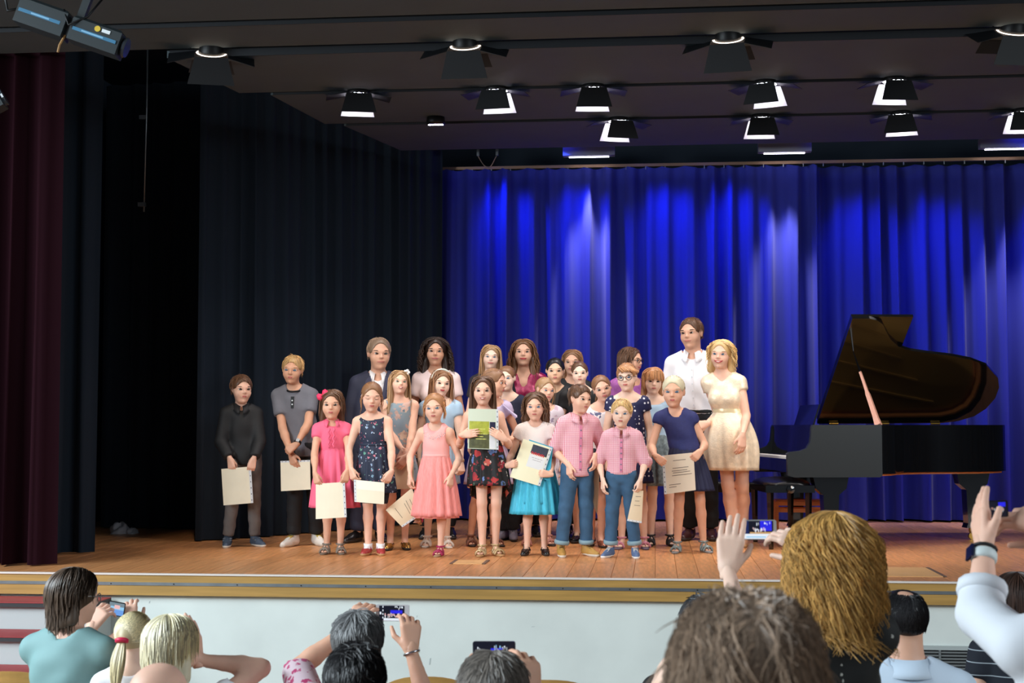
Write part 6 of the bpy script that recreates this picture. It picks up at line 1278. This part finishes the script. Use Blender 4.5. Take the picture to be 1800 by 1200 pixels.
# ================================================================ AUDIENCE, SEEN FROM BEHIND
m_chw = M('chair_beech', (196,150,84), 0.4, var=0.1, stretch=(1,1,6)); m_chm = M('chair_steel', (130,132,136), 0.3, metal=0.8)
def chair(x, y, rz, label, top=0.815):
    t = empty('stacking_chair', (x,y,HALL), rz); tag(t, label, 'chair', 'beech chairs in the hall')
    n = 12; V = []
    for o_ in (0.0,0.012):
        for i in range(n+1):
            u = -1+2*i/n; xx = 0.205*u; yy = -0.20-o_-0.03*(1-u*u)+0.02; zt = top-0.055*abs(u)**2.6; zb = top-0.30+0.02*abs(u)
            V += [(xx,yy,zb),(xx,yy-0.03,zt)]
    k = 2*(n+1); Fq = []
    for i in range(n): a = 2*i; Fq += [(a,a+2,a+3,a+1),(k+a,k+a+1,k+a+3,k+a+2),(a+1,a+3,k+a+3,k+a+1),(a,k+a,k+a+2,a+2)]
    Fq += [(0,1,k+1,k),(2*n,k+2*n,k+2*n+1,2*n+1)]
    MB().add(V, Fq).build('backrest', m_chw, t)
    MB().box((-0.2,-0.19,0.425),(0.2,0.21,0.44),0.006).build('seat', m_chw, t)
    for s in (-1,1):
        MB().tube([(s*0.19,-0.215,top-0.1),(s*0.19,-0.18,0.44),(s*0.20,-0.24,0.0)], 0.011, 8).build('leg', m_chm, t); MB().tube([(s*0.19,0.18,0.425),(s*0.20,0.22,0.0)], 0.011, 8).build('leg', m_chm, t)
        MB().tube([(s*0.19,-0.19,0.415),(s*0.19,0.19,0.415)], 0.011, 8).build('seat_rail', m_chm, t)
for px, py, dd, lbl in ((22,1178,6.1,'empty beech chair back beside the teal-shirted woman'),(752,1187,6.05,'empty beech chair back right of the grey-haired phone holder'),(968,1193,6.0,'empty beech chair back beside the grey head with the dark phone')):
    p = at_d(px, py, dd); chair(p[0], p[1]+0.22, 0.0, lbl, top=p[2]-HALL)
def phone(label, corners, y, body, pic, screen_in=(0.11,0.05,0.89,0.95), dys=(0,0,0,0), thick=0.008):
    P = np.array([at_y(c[0], c[1], y+d) for c, d in zip(corners, dys)]); c = P.mean(0); u = unit(P[1]-P[0]+P[2]-P[3]); v = P[0]-P[3]+P[1]-P[2]; v = unit(v-u*(v@u)); n = np.cross(v, u)   # away from the viewer
    root = empty('smartphone', tuple(c)); root.matrix_world = Matrix(((u[0],n[0],v[0],c[0]),(u[1],n[1],v[1],c[1]),(u[2],n[2],v[2],c[2]),(0,0,0,1)))
    w = 0.5*np.linalg.norm(P[1]-P[0]+P[2]-P[3])/2; h = 0.5*np.linalg.norm(P[0]-P[3]+P[1]-P[2])/2; r = 0.2*h; pts = []
    if n[1] < 0: pass
    for cx_, cz_, a0 in ((w-r,h-r,0),(-w+r,h-r,PI/2),(-w+r,-h+r,PI),(w-r,-h+r,3*PI/2)): pts += [(cx_+r*math.cos(a0+PI/2*k/5), cz_+r*math.sin(a0+PI/2*k/5)) for k in range(6)]
    MB().prism(pts, 0.0, thick, 'y').build('case', body, root)
    q = lambda s0,t0,s1,t1,o_: MB().box((-w+2*w*s0,-o_,h-2*h*t1),(-w+2*w*s1,0.0,h-2*h*t0))
    sx0, st0, sx1, st1 = screen_in
    sc_ = q(sx0,st0,sx1,st1,0.0006).build('screen', pic[0], root)
    for k, (s0,t0,s1,t1,mt) in enumerate(pic[1]):
        q(sx0+(sx1-sx0)*s0, st0+(st1-st0)*t0, sx0+(sx1-sx0)*s1, st0+(st1-st0)*t1, 0.0010+0.00005*k).build('screen_area', mt, sc_)
    tag(root, label, 'phone', 'phones held up by the audience'); return root
def glow(nm, c, s=1.0): return M('screen_'+nm, (8,8,10), 0.3, emit=c, estr=s)
g_dk, g_nv, g_bl, g_wh, g_pk, g_br, g_cy = glow('dark', (16,20,36)), glow('navy', (24,40,90)), glow('blue', (40,40,230)), glow('white', (232,240,250)), glow('pink', (240,190,190)), glow('amber', (200,160,110)), glow('cyan', (150,205,240))
rp = np.random.default_rng(21)
def crowd(x0, x1, y0, y1, n, mats): return [(a, b, a+rp.uniform(0.012,0.03), min(1, b+rp.uniform(0.06,0.16)), mats[int(rp.integers(len(mats)))]) for a, b in zip(rp.uniform(x0,x1,n), rp.uniform(y0,y1,n))]
pic_a = (g_dk, [(0.0,0.0,0.16,1.0,g_nv),(0.55,0.0,0.95,0.55,g_bl),(0.20,0.62,1.0,0.72,g_br),(0.0,0.72,1.0,1.0,g_wh),(0.08,0.86,0.75,0.93,g_cy)]+crowd(0.30,0.72,0.36,0.52,26,[g_wh,g_pk,g_wh])+crowd(0.40,0.9,0.02,0.12,6,[g_wh]))
pic_b = (g_dk, [(0.45,0.30,0.92,0.52,g_bl),(0.18,0.84,0.95,1.0,g_wh)]+crowd(0.22,0.86,0.46,0.74,34,[g_wh,g_pk,g_pk])+crowd(0.30,0.95,0.02,0.14,8,[g_wh])+[(0.14,0.02+0.24*k,0.17,0.14+0.24*k,g_wh) for k in range(4)]+[(0.03,0.42,0.09,0.58,g_wh)])
pic_c = (g_dk, [(0.42,0.28,0.74,0.75,g_bl),(0.20,0.8,0.9,1.0,g_wh)]+crowd(0.40,0.85,0.10,0.4,8,[g_cy,g_wh])+crowd(0.08,0.14,0.15,0.7,3,[g_wh]))
pic_d = (g_cy, [(0.0,0.0,1.0,0.30,glow('grey',(120,140,150))),(0.35,0.18,0.72,0.48,g_pk),(0.0,0.55,1.0,1.0,glow('sky',(110,160,230)))])
pic_e = (g_dk, [(0.55,0.05,0.95,0.35,g_bl)]+crowd(0.12,0.85,0.38,0.72,24,[g_pk,g_wh,g_br]))
AUD = dict(z0=HALL, face=False, res=0.0145, fine=0.0125, hres=0.03)
m_dkt = M('dark_trousers', (40,40,48), 0.8)
# ---- woman in teal with a phone
A1, _ = person('brown-bobbed woman in a teal blouse holding a phone at the left', (128,997), None, depth=6.1, kind='f', H=1.66, hh=0.222, yaw=172, look=(-42,4,4), sit=True, skin='fair', b=1.12, haircol='umber', glasses=-1,
    hair=HR('bob', len=0.165, n=1200, m=10, r=0.0026, thick=0.085, rk=1, ribbon=True, dens=1, part=0.0, seed=41, face=1.0),
    arms=(dict(t=(178,1078), dy=-0.28, f=(0.45,0.4,0.8), n=(-0.3,-0.9,0.1), pose='phone', pole=(-0.5,0.3,-1)), dict(t=(226,1072), dy=-0.36, f=(-0.2,0.3,0.9), n=(0.2,-1,0.1), pose='phone', pole=(0.5,0.3,-1))),
    wear=(W_('top', M('teal_blouse', (126,164,164), 0.7, bump=0.08, bscale=14, var=0.05), sleeve=0.95, hem=-0.06, neck='crew', ease=0.014, name='blouse', wr=0.006), W_('pants', m_dkt, res=0.024)), **AUD)
phone('phone with a pale screen held by the woman in teal', ((190,1055),(220,1060),(217,1085),(186,1079)), A1.location[1]+0.33, m_black, pic_d, (0.12,0.06,0.97,0.94))
# ---- girl with ponytail
def hairtie(mat):
    def f(root, K, hp): MB().lathe([(0.020,-0.010),(0.028,-0.006),(0.028,0.006),(0.020,0.010)], 14).build('hair_tie', mat, root, True, loc=tuple(hp(0,0.505,-0.02)), rot=(0.35,0,0))
    return f
A2, _ = person('blonde girl with a ponytail in a red tie, next to the woman in teal', (235,1070), None, depth=5.9, kind='c', H=1.42, hh=0.205, yaw=186, look=(-14,4,0), sit=True, skin='pale', haircol='palegold', b=0.95,
    hair=HR('tied', n=1800, m=12, len=0.30, r=0.0018, rk=1, ribbon=True, dens=1, thick=0.03, tail=0.20, ntail=260, tie=(0,0.50,-0.02), tdir=(0.0,0.16,0), seed=42, mess=0.05), wear=(W_('top', m_wht, sleeve=0.5, hem=-0.04, neck='crew', ease=0.010, name='t_shirt'), W_('pants', m_dkt, res=0.024)), extra=hairtie(M('tie_red', (214,34,78), 0.5)), **AUD)
# ---- platinum woman, hand at her head
A3, _ = person('woman with platinum hair resting one hand against her head', (298,1077), None, depth=5.0, kind='f', H=1.62, hh=0.215, yaw=180, look=(-12,6,3), sit=True, skin='fair', haircol='platinum', b=0.95,
    hair=HR('bob', len=0.17, n=2400, m=10, r=0.0018, rk=1, ribbon=True, dens=1, thick=0.055, part=0.05, seed=43, mess=0.06), arms=(dict(t=(341,1122), dy=-0.10, f=(-0.25,0.2,1), n=(1,-0.3,0.1), pose='flat', pole=(-1,0.2,-0.9)), dict()),
    wear=(W_('top', m_wht, sleeve=0.5, hem=-0.05, neck='crew', ease=0.010, name='t_shirt'), W_('pants', m_dkt, res=0.024)), **AUD)
# ---- bald man
A4, _ = person('balding man whose bare crown shows at the bottom edge below the platinum hair', (275,1157), None, depth=3.6, kind='m', H=1.74, hh=0.225, yaw=180, look=(0,0,0), sit=True, skin='fair', haircol='greymix',
    hair=HR('bald', len=0.03, n=700, m=4, r=0.0014, rk=1, ribbon=True, dens=1, thick=0.012, seed=44), wear=(W_('top', M('grey_shirt', (120,126,134), 0.8), sleeve=0.5, hem=-0.05), W_('pants', m_dkt, res=0.024)), **AUD)
# ---- grey-haired person with phone and pink sleeves
m_pat = dots('pink_pattern', (226,200,208), [(34,0.40,[(190,60,110),(200,90,130)],0.8,1.0)])
A5, K5a = person('grey-haired person with pink patterned sleeves holding up a white phone', (628,1072), None, depth=5.0, kind='f', H=1.66, hh=0.222, yaw=178, look=(-6,-4,0), sit=True, skin='warm', haircol='grey', b=1.06,
    hair=HR('short', len=0.075, n=1800, m=6, r=0.0016, rk=1, ribbon=True, dens=1, thick=0.05, seed=45, mess=0.22, comb=(0.4,-0.2,-0.6)),
    arms=(dict(t=(722,1104), dy=-0.30, f=(-0.05,0.25,1), n=(0.45,-0.9,0.1), pose='phone', pole=(-0.4,-0.2,-1)), dict(t=(634,1076), dy=-0.34, f=(0.55,0.35,0.8), n=(-0.3,-1,0.2), pose='phone', pole=(1,-0.1,-0.35))),
    wear=(W_('top', m_pat, sleeve=0.95, hem=-0.05, neck='crew', ease=0.016), W_('pants', m_dkt, res=0.024), W_('wrist', M('ring_silver', (190,190,196), 0.2, metal=1), side=0, name='bracelet', w=0.004)), **AUD)
phone('white phone showing the lit stage, held up by the grey-haired person', ((660,1062),(719,1063),(719,1092),(661,1091)), A5.location[1]+0.37, M('phone_white', (206,206,208), 0.35), pic_b, (0.10,0.06,0.86,0.96))
# ---- dark-haired head
A6, _ = person('dark short-haired head at the bottom edge just below the grey-haired phone holder', (622,1133), None, depth=4.1, kind='m', H=1.74, hh=0.225, yaw=180, sit=True, skin='tan', haircol='black',
    hair=HR('short', len=0.06, n=2000, m=5, r=0.0013, rk=1, ribbon=True, dens=1, thick=0.055, seed=46, mess=0.3, comb=(0.3,-0.1,-0.7)), wear=(W_('top', m_blkcloth, sleeve=0.5, hem=-0.05), W_('pants', m_dkt, res=0.024)), **AUD)
# ---- grey head with dark phone
A7, _ = person('greying brown head at the bottom centre holding a dark phone in front', (866,1146), None, depth=3.7, kind='m', H=1.74, hh=0.228, yaw=180, look=(-4,2,0), sit=True, skin='warm', haircol='greymix',
    hair=HR('short', len=0.07, n=2600, m=6, r=0.0013, rk=1, ribbon=True, dens=1, thick=0.06, seed=47, mess=0.2, comb=(0.35,-0.1,-0.7)), arms=(dict(t=(926,1174), dy=-0.36, f=(-0.2,0.3,1), n=(0.6,-0.8,0), pose='phone', pole=(-0.5,-0.1,-1)), dict(t=(838,1172), dy=-0.42, f=(0.3,0.3,1), n=(-0.4,-0.9,0), pose='phone', pole=(0.5,-0.1,-1))),
    wear=(W_('top', M('olive_shirt', (96,92,80), 0.8), sleeve=0.5, hem=-0.05), W_('pants', m_dkt, res=0.024)), **AUD)
phone('dark phone with a blue stage picture above the greying head at bottom centre', ((831,1127),(906,1127),(906,1166),(831,1166)), A7.location[1]+0.45, M('phone_black', (30,34,50), 0.3), pic_c, (0.03,0.06,0.97,0.94))
# ---- dark grey head behind the raised arm
A8, _ = person('person with wavy dark grey hair half hidden behind the raised bare forearm', (1238,1045), None, depth=5.2, kind='m', H=1.74, hh=0.225, yaw=180, sit=True, skin='fair', haircol='darkgrey',
    hair=HR('short', len=0.07, n=1500, m=6, r=0.0018, rk=1, ribbon=True, dens=1, thick=0.05, seed=48, mess=0.3, comb=(0.4,-0.2,-0.6)), wear=(W_('top', m_blkcloth, sleeve=0.5, hem=-0.05), W_('pants', m_dkt, res=0.024)), **AUD)
# ---- pale bald man beside the brown hair
A14, _ = person('pale bald man mostly hidden behind the tousled brown hair', (1216,1130), None, depth=3.2, kind='m', H=1.74, hh=0.225, yaw=205, look=(6,0,0), sit=True, skin='pale', haircol='white',
    hair=HR('bald', len=0.025, n=600, m=4, r=0.0012, rk=1, ribbon=True, dens=1, thick=0.012, seed=49), wear=(W_('top', M('white_shirt2', (226,228,232), 0.8), sleeve=0.5, hem=-0.05), W_('pants', m_dkt, res=0.024)), **AUD)
# ---- tousled brown hair, nearest
A9, _ = person('person nearest the camera with a mop of tousled brown hair', (1312,1050), None, depth=2.1, kind='m', hh=0.215, yaw=180, look=(8,4,0), skin='fair', haircol='tousled', z0=HALL, face=False, res=0.016, fine=0.014, hres=0.03,
    hair=HR('short', len=0.14, n=6500, m=9, r=0.0010, rk=1, ribbon=True, dens=1, thick=0.085, lift=2.4, seed=50, mess=0.38, comb=(1.0,0.25,0.0), wave=0.009, freq=1.1, clumps=140), wear=(W_('top', M('brown_shirt', (96,82,70), 0.8), sleeve=0.5, hem=-0.05), W_('pants', m_dkt, res=0.024)), shoes=('dress', m_soled, m_soled, m_soled))
# ---- red-haired woman with phone
m_bdot = dots('black_dotted', (22,23,22), [(34,0.12,[(190,190,180)],1.0,0.6)])
A10, K10a = person('standing woman with long red-blonde hair in a black dotted top, filming with her phone', (1462,893), None, depth=3.85, kind='f', hh=0.206, yaw=180, look=(14,2,-2), skin='pale', haircol='copper', b=0.74, z0=HALL, face=False, res=0.0125, fine=0.011, hres=0.022,
    hair=HR('wavy', len=0.225, n=4600, m=16, r=0.0012, rk=1, ribbon=True, dens=1, thick=0.05, part=0.0, wave=0.018, freq=2.2, vol=0.16, clumps=90, seed=51, mess=0.07, ljit=(0.80,0.95)),
    arms=(dict(t=(1388,944), dy=-0.42, f=(-0.75,0.35,0.55), n=(0.45,-0.8,0.45), pose='phone', pole=(-0.15,-0.6,-1)), dict(t=(1284,955), dy=-0.44, f=(0.12,0.2,1), n=(-0.15,-1,0.1), pose='up', pole=(0.5,-0.2,-1), hs=1.02)),
    wear=(W_('top', m_bdot, sleeve=0.07, hem=-0.06, neck='crew', ease=0.012, wr=0.005), W_('pants', m_dkt, res=0.024)), shoes=('dress', m_soled, m_soled, m_soled))
phone('silver phone showing the stage in its screen, held by the red-haired woman', ((1305,913),(1366,914),(1364,948),(1307,949)), A10.location[1]+0.47, M('phone_silver', (180,184,180), 0.3, metal=0.3), pic_a, (0.03,0.05,0.90,0.95))
# ---- dark man with white shirt
A11, _ = person('man with cropped black hair thinning at the crown, in a white shirt', (1590,1033), None, depth=5.1, kind='m', H=1.76, hh=0.228, yaw=182, look=(6,0,0), sit=True, skin='warm', haircol='black',
    hair=HR('short', len=0.022, n=2400, m=4, r=0.0014, rk=1, ribbon=True, dens=1, thick=0.022, seed=52, mess=0.15, crown=True, comb=(0.2,-0.2,-0.8)), wear=(W_('top', M('paleblue_shirt', (206,222,238), 0.75), sleeve=0.5, hem=-0.05, neck='crew', ease=0.018), W_('collar', M('paleblue_shirt', (206,222,238), 0.75), w=0.03, gap=0.1), W_('pants', m_dkt, res=0.024)), **AUD)
# ---- dark-haired woman in stripes
A12, _ = person('dark-haired woman in a black top with thin white stripes at the right edge', (1788,1003), None, depth=6.2, kind='f', H=1.68, hh=0.222, yaw=178, sit=True, skin='fair', haircol='dark', b=1.05,
    hair=HR('bob', len=0.22, n=1500, m=10, r=0.0020, rk=1, ribbon=True, dens=1, thick=0.06, seed=53, mess=0.06), wear=(W_('top', stripes('black_striped', (22,28,40), (170,180,188), 0.052, 0.07), sleeve=0.40, hem=-0.06, neck='crew', ease=0.012), W_('pants', m_dkt, res=0.024)), **AUD)
# ---- woman at the right edge with raised arm and smartwatch
A13, _ = person('woman at the right edge raising a phone, white sleeve and smartwatch on her arm', (1905,872), None, depth=3.35, kind='f', hh=0.222, yaw=176, skin='fair', haircol='brown', b=1.0, z0=HALL, face=False, res=0.0125, fine=0.011, hres=0.022,
    hair=HR('bob', len=0.25, n=900, m=9, r=0.0024, rk=1, ribbon=True, dens=1, thick=0.05, seed=54), arms=(dict(t=(1800,912), dy=-0.40, f=(-0.9,0.3,0.35), n=(0.3,-0.8,0.6), pose='phone', pole=(-0.8,0.0,-1)), dict(t=(1724,914), dy=-0.36, f=(0.05,0.62,0.8), n=(-1,-0.25,0.1), pose='flat', e=(1724,1080), edy=-0.20)),
    wear=(W_('top', M('white_knit', (226,230,236), 0.8, bump=0.05, bscale=20), sleeve=1.42, hem=-0.05, neck='crew', ease=0.014, cuff=True), W_('pants', m_dkt, res=0.024), W_('wrist', M('watch_strap', (206,216,214), 0.5), side=1, name='smartwatch', w=0.014, back=0.03, face=(M('watch_glass', (18,24,60), 0.1), 0.018, 0.017)), W_('wrist', M('cord_black', (24,22,24), 0.6), side=1, name='bracelet', w=0.004, back=0.008)), shoes=('dress', m_soled, m_soled, m_soled))
phone('dark phone on a grip held up by the woman at the right edge', ((1735,880),(1772,879),(1772,908),(1735,909)), A13.location[1]+0.37, m_black, pic_e, (0.08,0.06,0.92,0.94))
